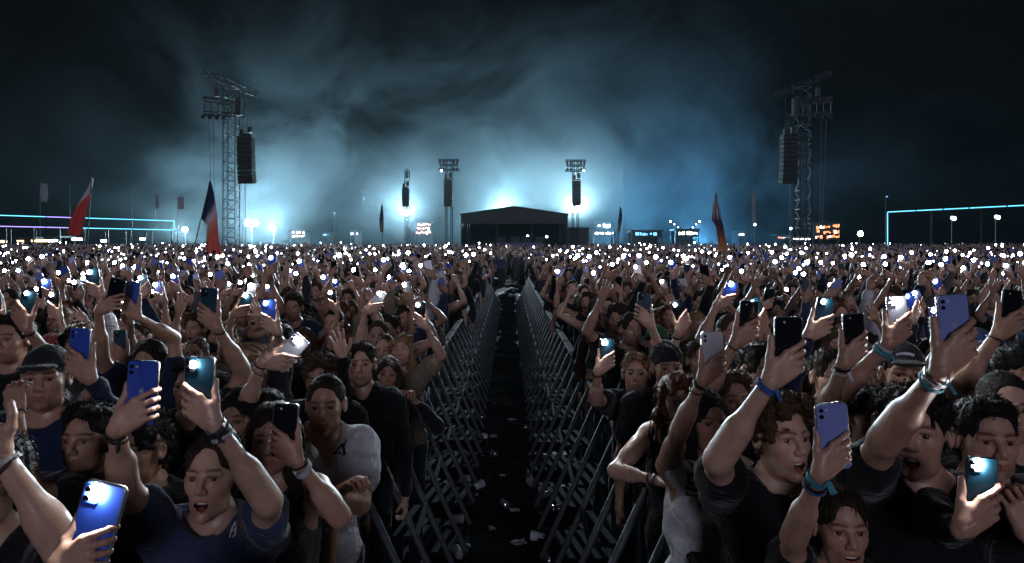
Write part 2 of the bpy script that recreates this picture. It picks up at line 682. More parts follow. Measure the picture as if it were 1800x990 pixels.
def hair(style, h, seed=0, strands=True):
    key = (style, h, seed)
    if key in HAIRS:
        return HAIRS[key]
    amp, freq = .003, 60
    face = [ell((0, -.085, .072), (.064, .062, .098), .012, 1), ell((0, -.10, .108), (.060, .055, .084), .01, 1), ell((0, -.085, .15), (.048, .04, .052), .01, 1)]
    ears = [ell((s * .085, .0, .09), (.03, .034, .045), .008, 1) for s in (-1, 1)]
    low = 0
    p = [ell((0, .018, .150), (.083, .103, .093), .02)]
    if style == 'crop':
        p = [ell((0, .017, .149), (.080, .099, .089), .02), cap((0, .06, .1), (0, .055, .03), .055, .045, .03)]
        p += face + ears
        amp = .0015
    elif style == 'short':
        p += [cap((0, .06, .11), (0, .06, .04), .06, .05, .03), ell((0, -.045, .212), (.062, .05, .03), .03)]
        p += face + ears
        amp = .004
    elif style == 'fringe':
        p += [cap((0, .06, .11), (0, .06, .04), .062, .05, .03), ell((.01, -.06, .195), (.066, .045, .038), .03)]
        p += face + ears
        amp, freq = .006, 70
    elif style == 'curly':
        p = [ell((0, .018, .158), (.094, .112, .102), .02), cap((0, .07, .11), (0, .06, .05), .06, .05, .03), ell((0, -.055, .215), (.07, .05, .038), .03)]
        p += face
        amp, freq = .008, 105
    elif style in ('long', 'wavy'):
        p += [cap((0, .06, .12), (0, .075, -.12), .075, .065, .03, (0, 1, 0), 1.3)]
        for s in (-1, 1):
            p += [cap((s * .062, .0, .15), (s * .078, .005, .03), .032, .034, .025), cap((s * .078, .005, .03), (s * .088, -.03, -.17), .034, .026, .02)]
        p += [ell((0, -.09, .075), (.060, .065, .105), .012, 1)]
        amp, freq = (.004, 45) if style == 'long' else (.009, 60)
        low = -.16
    elif style == 'bun':
        p += [ell((0, .115, .19), (.045, .045, .042), .015), cap((0, .06, .11), (0, .06, .05), .06, .05, .03)]
        p += face + ears
    elif style == 'cap':
        p = [ell((0, .015, .155), (.084, .104, .092), .02), plane((0, -.25, -1), -.150), ell((0, -.115, .165), (.066, .075, .012), .01)]
        amp = 0
    elif style == 'beanie':
        p = [ell((0, .018, .160), (.088, .107, .105), .02), plane((0, -.2, -1), -.138)]
        amp, freq = .002, 160
    v, f = solid(p, h, amp, freq, seed + 3)
    g = Geo().add(v, f, 0)
    if strands and style not in ('cap', 'beanie'):
        r = np.random.default_rng(seed + 5)
        N = int({'crop': 300, 'long': 620, 'wavy': 700}.get(style, 620) * (1.6 if h < .007 else .7))
        cand = v[r.integers(0, len(v), N * 3)]
        cand = cand[(cand[:, 2] > .06 + low) & ((cand[:, 2] > .185) | (cand[:, 1] > -.02))][:N]
        c0 = V(0, .02, .12)
        out = cand - c0
        out /= np.linalg.norm(out, axis=1)[:, None] + 1e-6
        L = {'crop': .010, 'short': .026, 'fringe': .030, 'curly': .020, 'bun': .03}.get(style, .075)
        dirn = out * (.42 if style in ('crop', 'short', 'fringe', 'curly') else .12) + r.normal(size=out.shape) * (.45 if style == 'curly' else .26)
        dirn[:, 2] -= .25 if style in ('short', 'fringe', 'curly', 'crop') else 1.0
        dirn /= np.linalg.norm(dirn, axis=1)[:, None]
        side = np.cross(dirn, r.normal(size=out.shape))
        side /= np.linalg.norm(side, axis=1)[:, None] + 1e-6
        wd = .0014 if h < .007 else .0022
        a = cand - dirn * .006
        mid = a + dirn * L * .6 + out * .003
        tip = a + dirn * L + V(0, 0, -.006)
        sv = np.concatenate([a - side * wd, a + side * wd, mid - side * wd * .8, mid + side * wd * .8, tip]).astype(np.float32)
        n = len(a)
        i = np.arange(n)
        q = np.stack([i, i + n, i + 3 * n, i + 2 * n], 1)
        tr = np.stack([i + 2 * n, i + 3 * n, i + 4 * n, np.full(n, -1)], 1)
        g.add(sv, np.concatenate([q, tr]), 0)
    HAIRS[key] = g
    return g


# ------------------------------------------------------------------ hands (right hand: wrist at origin, fingers +Z, back of hand -Y, thumb -X)
PHI = math.radians(47)
PU = V(-math.sin(PHI), 0, math.cos(PHI))      # up along the held phone
PW = V(math.cos(PHI), 0, math.sin(PHI))       # across it
PC = V(0, .021, .052) + PU * .068 + PW * .018  # its centre
HANDS = {}


def hand(kind, h):
    key = (kind, h)
    if key in HANDS:
        return HANDS[key]
    K = [V(-.030, 0, .090), V(-.009, -.002, .094), V(.012, -.001, .089), V(.031, .002, .079)]
    L = [.082, .090, .084, .066]
    R = [.0082, .0084, .0080, .0070]
    p = [cap((0, 0, -.006), (0, 0, .016), .0245, .024, .015, (0, 1, 0), 1.2)]
    for k in range(4):
        p.append(cap((K[k][0] * .45, 0, .012), K[k], .0140, .0108, .014))
    p.append(cap((-.016, .004, .016), (-.034, .006, .046), .018, .014, .016))
    p.append(cap((.02, .004, .014), (.028, .004, .06), .015, .012, .015))

    def chain(pts, r0, r1, ln=None):
        pts = [np.asarray(q, np.float32) for q in pts]
        seg = [np.linalg.norm(pts[i + 1] - pts[i]) for i in range(len(pts) - 1)]
        tot = sum(seg) if ln is None else min(ln, sum(seg))
        run = 0
        for i, sg in enumerate(seg):
            if run >= tot:
                break
            fr = min(1, (tot - run) / sg)
            b = pts[i] + (pts[i + 1] - pts[i]) * fr
            ra, rb = r0 + (r1 - r0) * run / tot, r0 + (r1 - r0) * (run + sg * fr) / tot
            p.append(cap(pts[i], b, ra, rb, .004))
            run += sg
    if kind == 'grip':
        for k in range(4):
            f = V(math.sin(math.radians(12 + 7 * k)), 0, math.cos(math.radians(12 + 7 * k)))
            w0 = float((K[k] - PC) @ PW)
            lth = (.0395 - w0) / float(f @ PW)
            e = K[k] + f * lth
            pts = [K[k], K[k] + f * lth * .5 + V(0, -.001, 0), V(e[0], .007, e[2]), V(e[0], .023, e[2]) + PW * .007 + PU * .003, V(e[0], .036, e[2]) - PW * .008 + PU * .004, V(e[0], .038, e[2]) - PW * .03 + PU * .004]
            chain(pts, R[k] + .001, R[k] - .001, L[k])
        ed = PC - PW * .0475
        chain([V(-.024, .006, .020), V(-.050, .012, .048), ed + PU * -.010, ed + PU * .022 + V(0, .004, 0)], .0135, .0092)
    elif kind == 'open':
        for k in range(4):
            a = math.radians([-12, -3, 5, 14][k])
            f = V(math.sin(a), 0, math.cos(a))
            chain([K[k], K[k] + f * .045 + V(0, .003, 0), K[k] + f * .07 + V(0, .010, 0), K[k] + f * .1 + V(0, .024, 0)], R[k], R[k] - .0015, L[k] * .95)
        chain([V(-.022, .004, .020), V(-.050, .010, .044), V(-.066, .014, .068), V(-.074, .018, .092)], .0135, .0088)
    else:       # relaxed, half closed
        for k in range(4):
            a = math.radians([-5, 0, 4, 9][k])
            f = V(math.sin(a), 0, math.cos(a))
            chain([K[k], K[k] + f * .030 + V(0, .020, 0), K[k] + f * .030 + V(0, .048, 0), K[k] + f * .008 + V(0, .062, 0)], R[k] + .0005, R[k] - .001, L[k] * .95)
        chain([V(-.022, .006, .020), V(-.040, .022, .046), V(-.034, .040, .066), V(-.022, .052, .078)], .0135, .0092)
    v, f = solid(p, h)
    t = np.ones((len(v), 3), np.float32)
    tip = np.clip((v[:, 2] - .09) / .07, 0, 1)[:, None]
    t = t * (1 - tip * V(.0, .10, .10))
    g = Geo().add(v, f, 0, t.astype(np.float32))
    HANDS[key] = g
    return g


# ------------------------------------------------------------------ whole figures
def Rx(a):
    c, s = math.cos(a), math.sin(a)
    return np.array([[1, 0, 0], [0, c, -s], [0, s, c]], np.float32)


def Ry(a):
    c, s = math.cos(a), math.sin(a)
    return np.array([[c, 0, s], [0, 1, 0], [-s, 0, c]], np.float32)


def Rz(a):
    c, s = math.cos(a), math.sin(a)
    return np.array([[c, -s, 0], [s, c, 0], [0, 0, 1]], np.float32)


MX = np.diag([-1, 1, 1]).astype(np.float32)
RES = {'near': (.0125, .0042, .0032, .013, .0062, .03), 'mid': (.019, .0078, .0062, .019, .0100, .04), 'far': (.032, .015, .0105, .030, .017, .06)}


def figure(s, res):
    """s: pose and looks of one person, feet at the origin, facing -Y. Returns the surfaces of its body and clothes."""
    rb, rh, rhand, rs, rhair, rtr = RES[res]
    g = s.get('g', 1.0)
    wom = s.get('woman', False)
    fat = s.get('fat', 1.0)
    yaw, lean = s.get('yaw', 0), s.get('lean', 0)
    Rb = Rz(yaw)
    Rl = Rb @ Rx(lean)
    piv = V(0, 0, .95)

    def T(x, y, z):
        q = V(x, y, z)
        q = Rl @ (q - piv) + Rb @ piv if z > .95 else Rb @ q
        return q * g
    nf = Rb @ V(0, 1, 0)
    sw = .165 if wom else .188
    arms = s.get('arms', {})
    info = {'phones': {}, 'wrist': {}, 'hands': {}}
    jo = {}
    for side in 'RL':
        sg = -1 if side == 'R' else 1
        a = arms.get(side) or {'kind': 'down'}
        gh = g * (.86 if wom else .93) * s.get('hand', 1.0)
        up = a['kind'] != 'down' and a['kind'] != 'rest'
        S = T(sg * (sw - (.012 if up else 0)), .012, 1.445 if up else 1.415)
        L1, L2 = .295 * g * s.get('reach', 1.0), .262 * g * s.get('reach', 1.0)
        hr = None
        if a['kind'] == 'down':
            W = T(sg * (sw + .09), -.10 + .05 * s.get('seed', 0) % .1, .86)
            hint = T(sg * (sw + .16), .12, 1.12)
        else:
            W = None
            hint = np.asarray(a['hint'], np.float32) if 'hint' in a else (S + V(sg * .25, -.1, -.1) * g)
            if a['kind'] == 'phone':
                Rp = Rz(a.get('yaw', 0)) @ Rx(a.get('pitch', 0))
                hr = Rp @ Ry(a.get('roll', 0) - PHI) @ MX
                if side == 'R':
                    hr = Rp @ Ry(a.get('roll', 0) + PHI)
                W = np.asarray(a['at'], np.float32) - hr @ (PC * gh)
            else:
                W = np.asarray(a['at'], np.float32)
        d = W - S
        n = float(np.linalg.norm(d)) + 1e-6
        mx = (L1 + L2) * .992
        if n > mx:
            d = d * (mx / n)
            n = mx
            W = S + d
        if n < .12 * g:
            n = .12 * g
        u = d / np.linalg.norm(d)
        ca = np.clip((L1 * L1 + n * n - L2 * L2) / (2 * L1 * n), -1, 1)
        hv = hint - S
        hv = hv - u * float(hv @ u)
        hv = hv / (np.linalg.norm(hv) + 1e-6)
        E = S + u * (L1 * ca) + hv * (L1 * math.sqrt(max(0, 1 - ca * ca)))
        fa = (W - E) / (np.linalg.norm(W - E) + 1e-6)
        if hr is None:
            zx = fa if 'dir' not in a else np.asarray(a['dir'], np.float32) / np.linalg.norm(a['dir'])
            yx = V(0, 1, 0) if a.get('back', True) else V(0, -1, 0)
            if a['kind'] == 'rest':
                yx = V(0, 0, -1)
            if a['kind'] == 'down':
                yx = V(-sg * 1.0, 0, 0)
            yx = yx - zx * float(yx @ zx)
            yx = yx / (np.linalg.norm(yx) + 1e-6)
            xx = np.cross(yx, zx)
            hr = np.stack([xx, yx, zx], 1)
            if side == 'L':
                hr = hr @ MX
        jo[side] = (S, E, W, fa)
        info['hands'][side] = ('grip' if a['kind'] == 'phone' else {'open': 'open'}.get(a['kind'], 'relaxed'), hr, W, gh)
        if a['kind'] == 'phone':
            M4 = Matrix.Identity(4)
            Rph = Rp @ Ry(a.get('roll', 0))
            for i in range(3):
                for j in range(3):
                    M4[i][j] = float(Rph[i, j])
                M4[i][3] = float((W + hr @ (PC * gh))[i])
            info['phones'][side] = M4
        info['wrist'][side] = (W, fa, g)

    hw = .92 if wom else 1.0

    def torso(o):
        p = [cap(T(-.045 * fat, 0, .95), T(.045 * fat, 0, .95), .125 * g * fat + o, None, .05, nf, 1.25),
             cap(T(0, 0, 1.0), T(0, 0, 1.16), .130 * g * fat + o, .122 * g * fat * hw + o, .06, nf, 1.30),
             cap(T(-.05 * fat, .0, 1.18), T(-.055 * fat, .01, 1.36), .10 * g * fat + o, .100 * g * fat * hw + o, .05, nf, 1.02),
             cap(T(.05 * fat, .0, 1.18), T(.055 * fat, .01, 1.36), .10 * g * fat + o, .100 * g * fat * hw + o, .05, nf, 1.02),
             cap(T(-sw * .72, .015, 1.425), T(sw * .72, .015, 1.425), .058 * g + o, None, .05)]
        for sg in (-1, 1):
            p.append(cap(T(0, .035, 1.50), T(sg * sw * .7, .02, 1.44), .045 * g + o, .045 * g + o, .04))
            if wom:
                p.append(ell(T(sg * .072, -.085, 1.265), np.full(3, .060 * g + o), .04))
        return p

    def arm(side, o, frac=2.0):
        S, E, W, fa = jo[side]
        c = T(0, .01, 1.36)
        af = (.88 if wom else 1.0) * (.6 + .4 * fat) * s.get('arm', 1.0)
        p = [cap(c + (S - c) * .55, S, .062 * g + o, .051 * g * af + o, .05)]
        if frac >= 1:
            p += [cap(S, E, .048 * g * af + o, .037 * g * af + o, .03),
                  cap(S + (E - S) * .3, S + (E - S) * .6, .048 * g * af + o, .045 * g * af + o, .03)]
        else:
            p += [cap(S, S + (E - S) * frac, .050 * g * af + o, .049 * g * af + o * 1.4, .03)]
        if frac >= 2:
            W2 = W if o == 0 else E + (W - E) * .86
            p += [cap(E, W2, .036 * g * af + o, .0210 * g * (.95 if wom else 1.05) + o, .025), cap(E + (W - E) * .15, E + (W - E) * .40, .0375 * g * af + o, .0375 * g * af + o, .025)]
        return p
    neck = [cap(T(0, .03, 1.44), T(0, .022, 1.56), (.046 if wom else .054) * g, (.042 if wom else .050) * g, .035)]
    legs = []
    for sg in (-1, 1):
        legs += [cap(T(sg * .085, .01, .90), T(sg * .10, -.01, .50), .088 * g * fat, .058 * g, .03), cap(T(sg * .10, -.01, .50), T(sg * .10, .02, .09), .054 * g, .040 * g, .02),
                 cap(T(sg * .10, .03, .045), T(sg * .115, -.13, .035), .042 * g, .034 * g, .02)]
    out = {}
    wr = []
    for side in 'RL':
        kd, hr, W, gh = info['hands'][side]
        wr.append(cap(W, W + hr[:, 2] * .03 * gh, .0205 * gh, .021 * gh, .02))
    D, lo, ax = field(torso(0) + neck + arm('R', 0) + arm('L', 0) + wr + legs, rb)
    bv, bf = nets(D, lo, rb)
    body = Geo().add(bv, bf)
    Rh = Rz(yaw + s.get('hyaw', 0)) @ Rx(s.get('hpitch', 0)) @ Ry(s.get('htilt', 0))
    hs = g * s.get('headsize', .98 if wom else 1.02)
    hp = T(0, -.012, 1.522) - Rh @ (V(0, .03, 0) * hs) + V(0, .03, 0) * hs
    body.merge(head(s['head'], rh), Rh, hp, hs)
    for side in 'RL':
        kd, hr, W, gh = info['hands'][side]
        body.merge(hand(kd, rhand), hr, W, gh)
    info['head'] = (Rh, hp, hs)
    out['body'] = body
    out['hair'] = []
    for hst in s['hair'] if isinstance(s['hair'], tuple) else (s['hair'],):
        out['hair'].append((hst, Geo().merge(hair(hst, rhair, s.get('seed', 0) % 3, res != 'far'), Rh, hp, hs)))
    top = s.get('top', 'tee')
    o = (.014 if res == 'near' else .015 if res == 'mid' else .018)
    sp = torso(o)
    if top == 'vest':
        o += .006
        sp = torso(o)
    fr = {'tee': .55, 'tank': 0.0, 'long': 2.0, 'vest': 0.0}[top]
    for side in 'RL':
        if fr:
            sp += arm(side, o + (.004 if fr < 1 else 0), fr)
    sp.append(cap(T(0, .02, 1.46), T(0, -.03, 1.62), .072 * g, .095 * g, .015, op=1))
    if top == 'vee':
        pass
    if s.get('vneck'):
        sp.append(cap(T(0, -.12, 1.37), T(0, -.07, 1.48), .018 * g, .05 * g, .01, op=1))
    if top in ('tank', 'vest'):
        for side, sg in (('R', -1), ('L', 1)):
            S, E, W, fa = jo[side]
            sp.append(cap(T(sg * (sw + .01), .01, 1.36), S + V(0, 0, .09) * g, .058 * g, .058 * g, .02, op=1))
    sp.append(plane((0, 0, -1), -.84 * g))
    out['shirt'] = Geo().add(*solid(sp, rs, .0052 if res == 'near' else .004, 30, s.get('seed', 0)))
    tp = []
    for q in legs:
        tp.append(('cap', q[1], q[2], q[3] + .016, q[4] + .016, q[5], None, 1.0, 0))
    tp.append(cap(T(-.045 * fat, 0, .93), T(.045 * fat, 0, .93), .125 * g * fat + .012, None, .05, nf, 1.25))
    tp.append(plane((0, 0, 1), .98 * g))
    out['trousers'] = Geo().add(*solid(tp, rtr))
    out['info'] = info
    return out


def ring(c, axis, r, w, th, mat_, parent, name='wristband', tails=0, seed=0, flat=None):
    c, axis = Vector(c), Vector(axis).normalized()
    u = axis.orthogonal().normalized()
    v = axis.cross(u)
    n = 20
    rr = random.Random(seed)
    tilt = Vector((rr.uniform(-.25, .25), rr.uniform(-.25, .25), 0))
    pts, fs = [], []
    for k in range(n):
        t = 2 * math.pi * k / n
        rad = u * math.cos(t) + v * math.sin(t)
        off = axis * (r * (tilt.x * math.cos(t) + tilt.y * math.sin(t)))
        for (a, b) in ((-w / 2, r), (w / 2, r), (w / 2, r + th), (-w / 2, r + th)):
            pts.append(c + off + axis * a + rad * b)
    for k in range(n):
        a, b = 4 * k, 4 * ((k + 1) % n)
        for j in range(4):
            fs.append((a + j, a + (j + 1) % 4, b + (j + 1) % 4, b + j))
    mb = MB().poly(pts, fs)
    for q in range(tails):
        t = rr.uniform(-2.2, -.6)
        d = Vector((rr.uniform(.2, .7), -.55, rr.uniform(-1.2, -.7))).normalized()
        s0 = c + Vector((rr.uniform(.2, .7), -.8, -.1)).normalized() * (r + th)
        sd = d.cross(Vector((0, 1, 0))).normalized() * .0042
        e = s0 + d * rr.uniform(.025, .045)
        m_ = Vector((0, .0012, 0))
        mb.poly([s0 - sd, s0 + sd, e + sd, e - sd, s0 - sd + m_, s0 + sd + m_, e + sd + m_, e - sd + m_], [(0, 1, 2, 3), (7, 6, 5, 4), (0, 4, 5, 1), (1, 5, 6, 2), (2, 6, 7, 3), (3, 7, 4, 0)])
    return mb.build(name, M[mat_], parent, smooth=False)


BODY_MATS = [M['skin'], M['eye_white'], M['iris'], M['teeth']]
SKINS = [(.48, .28, .20), (.54, .34, .25), (.43, .25, .17), (.37, .21, .145), (.50, .31, .23), (.16, .09, .06)]
HAIRC = {'black': (.010, .008, .007), 'dark brown': (.024, .015, .010), 'brown': (.055, .033, .018), 'fair': (.22, .14, .07), 'auburn': (.09, .032, .016)}
SHIRTC = {'black': (.008, .008, .010), 'charcoal': (.028, .028, .032), 'grey': (.10, .10, .11), 'navy': (.012, .018, .055), 'blue': (.040, .055, .115), 'white': (.66, .66, .70),
          'maroon': (.06, .012, .016), 'olive': (.05, .055, .03), 'red': (.20, .018, .018), 'sand': (.22, .17, .12)}


def person_from(fig, loc, skin, hairc, shirtc, meshes=None, hatc=(.02, .02, .025)):
    """links one figure: body (root) > hair, shirt, trousers"""
    if meshes is None:
        meshes = figure_meshes(fig)
    root = link('person', meshes['body'], None, loc, skin)
    for hst, me in meshes['hair']:
        hat = hst in ('cap', 'beanie')
        link(hst if hat else 'hair', me, root, (0, 0, 0), hatc if hat else hairc)
    link('shirt', meshes['shirt'], root, (0, 0, 0), shirtc)
    link('trousers', meshes['trousers'], root, (0, 0, 0), (.02, .024, .035))
    return root


def figure_meshes(fig):
    return {'body': fig['body'].mesh('body', BODY_MATS),
            'hair': [(k, g.mesh('hair', [M['cloth'] if k in ('cap', 'beanie') else M['hair']], False)) for k, g in fig['hair']],
            'shirt': fig['shirt'].mesh('shirt', [M['cloth']], False),
            'trousers': fig['trousers'].mesh('trousers', [M['cloth']], False)}


# ------------------------------------------------------------------ phones
def slab(w, hgt, t, r, y0=0.0, bev=.0012, n=5, cx=0, cz=0):
    """rounded rectangle in XZ, thickness t along +Y from y0"""
    def loop(i, y):
        pts = []
        for qx, qz, a0 in ((1, 1, 0), (-1, 1, 90), (-1, -1, 180), (1, -1, 270)):
            for k in range(n):
                a = math.radians(a0 + 90 * k / (n - 1))
                rr = max(r - i, .0004)
                pts.append((cx + qx * (w / 2 - r) + rr * math.cos(a), y, cz + qz * (hgt / 2 - r) + rr * math.sin(a)))
        return pts
    L = [loop(bev, y0), loop(0, y0 + bev), loop(0, y0 + t - bev), loop(bev, y0 + t)]
    m = 4 * n
    pts = [p for l in L for p in l]
    fs = [tuple(range(m)), tuple(range(4 * m - 1, 3 * m - 1, -1))]
    for a in range(3):
        for k in range(m):
            b = (k + 1) % m
            fs.append((a * m + b, a * m + k, (a + 1) * m + k, (a + 1) * m + b))
    return pts, fs


PW_, PH_ = .0790, .163
PHONE_M = {}


def pm(key, fn):
    if key not in PHONE_M:
        PHONE_M[key] = fn()
    return PHONE_M[key]


def phone(mw, back, lit, label, detail=True, frame='phone_frame', logo=False, group='phones held up in the crowd', ts=1.0):
    root = link('smartphone', pm(('frame', frame), lambda: MB().poly(*slab(PW_, PH_, .0090, .011, -.0045)).mesh('frame', M[frame], True)))
    root.matrix_world = mw
    tag(root, label, 'phone', group)
    link('back_panel', pm(('back', back), lambda: MB().poly(*slab(PW_ - .005, PH_ - .005, .0016, .009, -.0056, .0005)).mesh('back_panel', M[back])), root)
    if detail:
        cm = link('camera_module', pm(('cam', back), lambda: MB().poly(*slab(.030, .032, .0020, .006, -.0074, .0006, cx=-.0195, cz=.0575)).mesh('camera_module', M['glass_black' if back in ('glass_black', 'glass_teal') else back])), root)
        for k, (x, z) in enumerate(((-.0265, .0650), (-.0265, .0500))):
            link('lens', pm(('lens', k), lambda: MB().tube((x, -.0072, z), (x, -.0092, z), .0055, .0052, 12).mesh('lens', M['glass_black'])), cm)
        link('screen', pm('screen', lambda: MB().poly(*slab(PW_ - .004, PH_ - .004, .0006, .009, .0045, .0002)).mesh('screen', M['screen'])), root)
        if logo:
            link('logo', pm('logo', lambda: MB().disc((0, -.0056, .004), .0062, n=14, th=.0004).disc((.0035, -.0056, .0115), .0022, n=8, th=.0004).mesh('logo', M['logo'])), root)
    if lit:
        link('torch', pm(('torch', ts), lambda: MB().disc((-.0135, -.0078, .0620), .0062 * ts, n=12, th=.0012).mesh('torch', M['torch' if ts < 1.2 else 'torch_mid' if ts > 2.6 else 'torch_near'])), root)  # disc drawn wider than the LED to stand in for its glare
    elif detail:
        link('torch', pm('torch_off', lambda: MB().disc((-.0135, -.0074, .0650), .0032, n=10, th=.0004).mesh('torch', M['band_white'])), root)
    return root


# ------------------------------------------------------------------ ground
m, nt, b = new_mat('wet_trodden_mud')
n1 = noise_node(nt, 1.6, 8, .65)
n2 = noise_node(nt, 9, 6, .7)
r1 = ramp(nt, n2.outputs[0], [(.3, (.004, .0036, .003)), (.55, (.008, .0073, .0065)), (.8, (.020, .018, .016))])
nt.links.new(r1.outputs[0], b.inputs['Base Color'])
r2 = ramp(nt, n1.outputs[0], [(.36, (.45, .45, .45)), (.55, (.9, .9, .9))])
nt.links.new(r2.outputs[0], b.inputs['Roughness'])
n3 = noise_node(nt, 26, 6, .7)
bump(nt, b, n3.outputs[0], .9, .03)
b.inputs['Specular IOR Level'].default_value = .05
M['mud'] = m


def zg(y):
    """the field rises gently towards the back"""
    t = min(max((y - 14) / 50, 0), 1)
    return .62 * t * t * (3 - 2 * t)


gm = MB()
gx = [-600, -60, -3] + [(-2 + .10 * k) for k in range(41)] + [3, 60, 600]
gy = [-40, 0] + [.8 + .12 * k for k in range(150)] + [20, 22, 25, 28, 31, 34, 37, 40, 43, 46, 49, 52, 55, 58, 61, 64, 80, 120, 700]
pts = []
for y in gy:
    for x in gx:
        near = abs(x) <= 2.01 and .7 < y < 19
        z = (.007 * math.sin(x * 9.1 + 2.3 * math.sin(y * 3.1)) * math.sin(y * 5.3 + x * 2) + random.uniform(-.008, .008)) if near else 0
        pts.append((x, y, z - .012 + zg(y)))
nx = len(gx)
gm.poly(pts, [(j * nx + i, j * nx + i + 1, (j + 1) * nx + i + 1, (j + 1) * nx + i) for j in range(len(gy) - 1) for i in range(nx - 1)])
tag(gm.build('ground', M['mud'], smooth=True), 'dark wet trodden mud field with the aisle between the barriers', kind='structure')

# ------------------------------------------------------------------ air: even haze and the drifting stage smoke
hz = MB().box((0, 62, 9.0), (190, 150, 20.0)).build('haze', None)
hz.data.materials.clear()
hm = bpy.data.materials.new('haze_air')
hm.use_nodes = True
hm.node_tree.nodes.remove(hm.node_tree.nodes['Principled BSDF'])
pv = hm.node_tree.nodes.new('ShaderNodeVolumePrincipled')
pv.inputs['Color'].default_value = (.55, .85, .95, 1)
pv.inputs['Density'].default_value = 0.00022
pv.inputs['Anisotropy'].default_value = 0.0
hm.node_tree.links.new(pv.outputs[0], hm.node_tree.nodes['Material Output'].inputs['Volume'])
hz.data.materials.append(hm)
tag(hz, 'thin night haze over the whole field', kind='stuff')

sm = MB().box((0, 97, 29.5), (230, 28, 59.0)).build('smoke', None)
sm.data.materials.clear()
mm = bpy.data.materials.new('stage_smoke')
mm.use_nodes = True
nt = mm.node_tree
nt.nodes.remove(nt.nodes['Principled BSDF'])
pv = nt.nodes.new('ShaderNodeVolumePrincipled')
pv.inputs['Color'].default_value = (.64, .84, .94, 1)
pv.inputs['Anisotropy'].default_value = 0.5
tc = nt.nodes.new('ShaderNodeTexCoord')
mp = nt.nodes.new('ShaderNodeMapping')
mp.inputs['Scale'].default_value = (.052, .052, .062)
mp.inputs['Rotation'].default_value = (0, math.radians(24), 0)
mp.inputs['Location'].default_value = (3.1, 1.7, 5.3)
nt.links.new(tc.outputs['Object'], mp.inputs[0])
nz = nt.nodes.new('ShaderNodeTexNoise')
nz.inputs['Scale'].default_value = 1.0
nz.inputs['Detail'].default_value = 6.0
nz.inputs['Roughness'].default_value = .64
nz.inputs['Distortion'].default_value = 1.0
nt.links.new(mp.outputs[0], nz.inputs['Vector'])
mr = nt.nodes.new('ShaderNodeMapRange')
mr.inputs['From Min'].default_value = .42
mr.inputs['From Max'].default_value = .63
mr.inputs['To Min'].default_value = .0006
mr.inputs['To Max'].default_value = .030
mr.interpolation_type = 'SMOOTHSTEP'
nt.links.new(nz.outputs[0], mr.inputs['Value'])
# the plume is thickest in the middle of the field and thins out upwards and to the sides
sx = nt.nodes.new('ShaderNodeSeparateXYZ')
nt.links.new(tc.outputs['Object'], sx.inputs[0])


def falloff(sock, a, bb, lo_, hi_, absv=False):
    if absv:
        q = nt.nodes.new('ShaderNodeMath')
        q.operation = 'ABSOLUTE'
        nt.links.new(sock, q.inputs[0])
        sock = q.outputs[0]
    r = nt.nodes.new('ShaderNodeMapRange')
    r.interpolation_type = 'SMOOTHSTEP'
    r.inputs['From Min'].default_value = a
    r.inputs['From Max'].default_value = bb
    r.inputs['To Min'].default_value = lo_
    r.inputs['To Max'].default_value = hi_
    nt.links.new(sock, r.inputs['Value'])
    return r.outputs[0]


def mathmul(a, c):
    q = nt.nodes.new('ShaderNodeMath')
    q.operation = 'MULTIPLY'
    nt.links.new(a, q.inputs[0])
    nt.links.new(c, q.inputs[1])
    return q.outputs[0]


dens = mathmul(mr.outputs[0], falloff(sx.outputs[2], 14, 46, 1.0, .08))
dens = mathmul(dens, falloff(sx.outputs[2], 3, 15, .30, 1.15))
dens = mathmul(dens, falloff(sx.outputs[0], 26, 64, 1.0, .12, True))
nt.links.new(dens, pv.inputs['Density'])
nt.links.new(pv.outputs[0], nt.nodes['Material Output'].inputs['Volume'])
sm.data.materials.append(mm)
mm.cycles.volume_step_rate = .22
tag(sm, 'drifting stage smoke lit teal and blue by the floodlights behind the crowd', kind='stuff')



# ------------------------------------------------------------------ floodlights at the back of the field
def floodlight(px, py, d, power, col, label, rad=.5, lens=.28, heads=1, light=True):
    c = P(px, py, d)
    root = empty('floodlight', (c.x, c.y, 0))
    tag(root, label, 'floodlight', 'floodlights at the back of the field')
    MB().tube((0, 0, 0), (0, 0, c.z - .3), .05, .04, 8).tube((-.6, 0, .02), (.6, 0, .02), .03).tube((0, -.6, .02), (0, .6, .02), .03).build('stand', M['black_metal'], root)
    for k in range(heads):
        ox = (k - (heads - 1) / 2) * lens * 2.3
        hd = MB().tube((ox, -.14, c.z), (ox, .22, c.z), lens * 1.08, lens * .7, 14).build('lamp_housing', M['black_metal'], root)
        MB().disc((ox, -.145, c.z), lens, n=16, th=.02).build('lamp_lens', M['flood'], hd)
    if light:
        ld = bpy.data.lights.new('flood_beam', 'POINT')
        ld.energy = power
        ld.color = col
        ld.shadow_soft_size = rad
        lo = bpy.data.objects.new('flood_beam', ld)
        lo.location = (0, -.9, c.z)
        lo.parent = root
        COL.objects.link(lo)
    return root


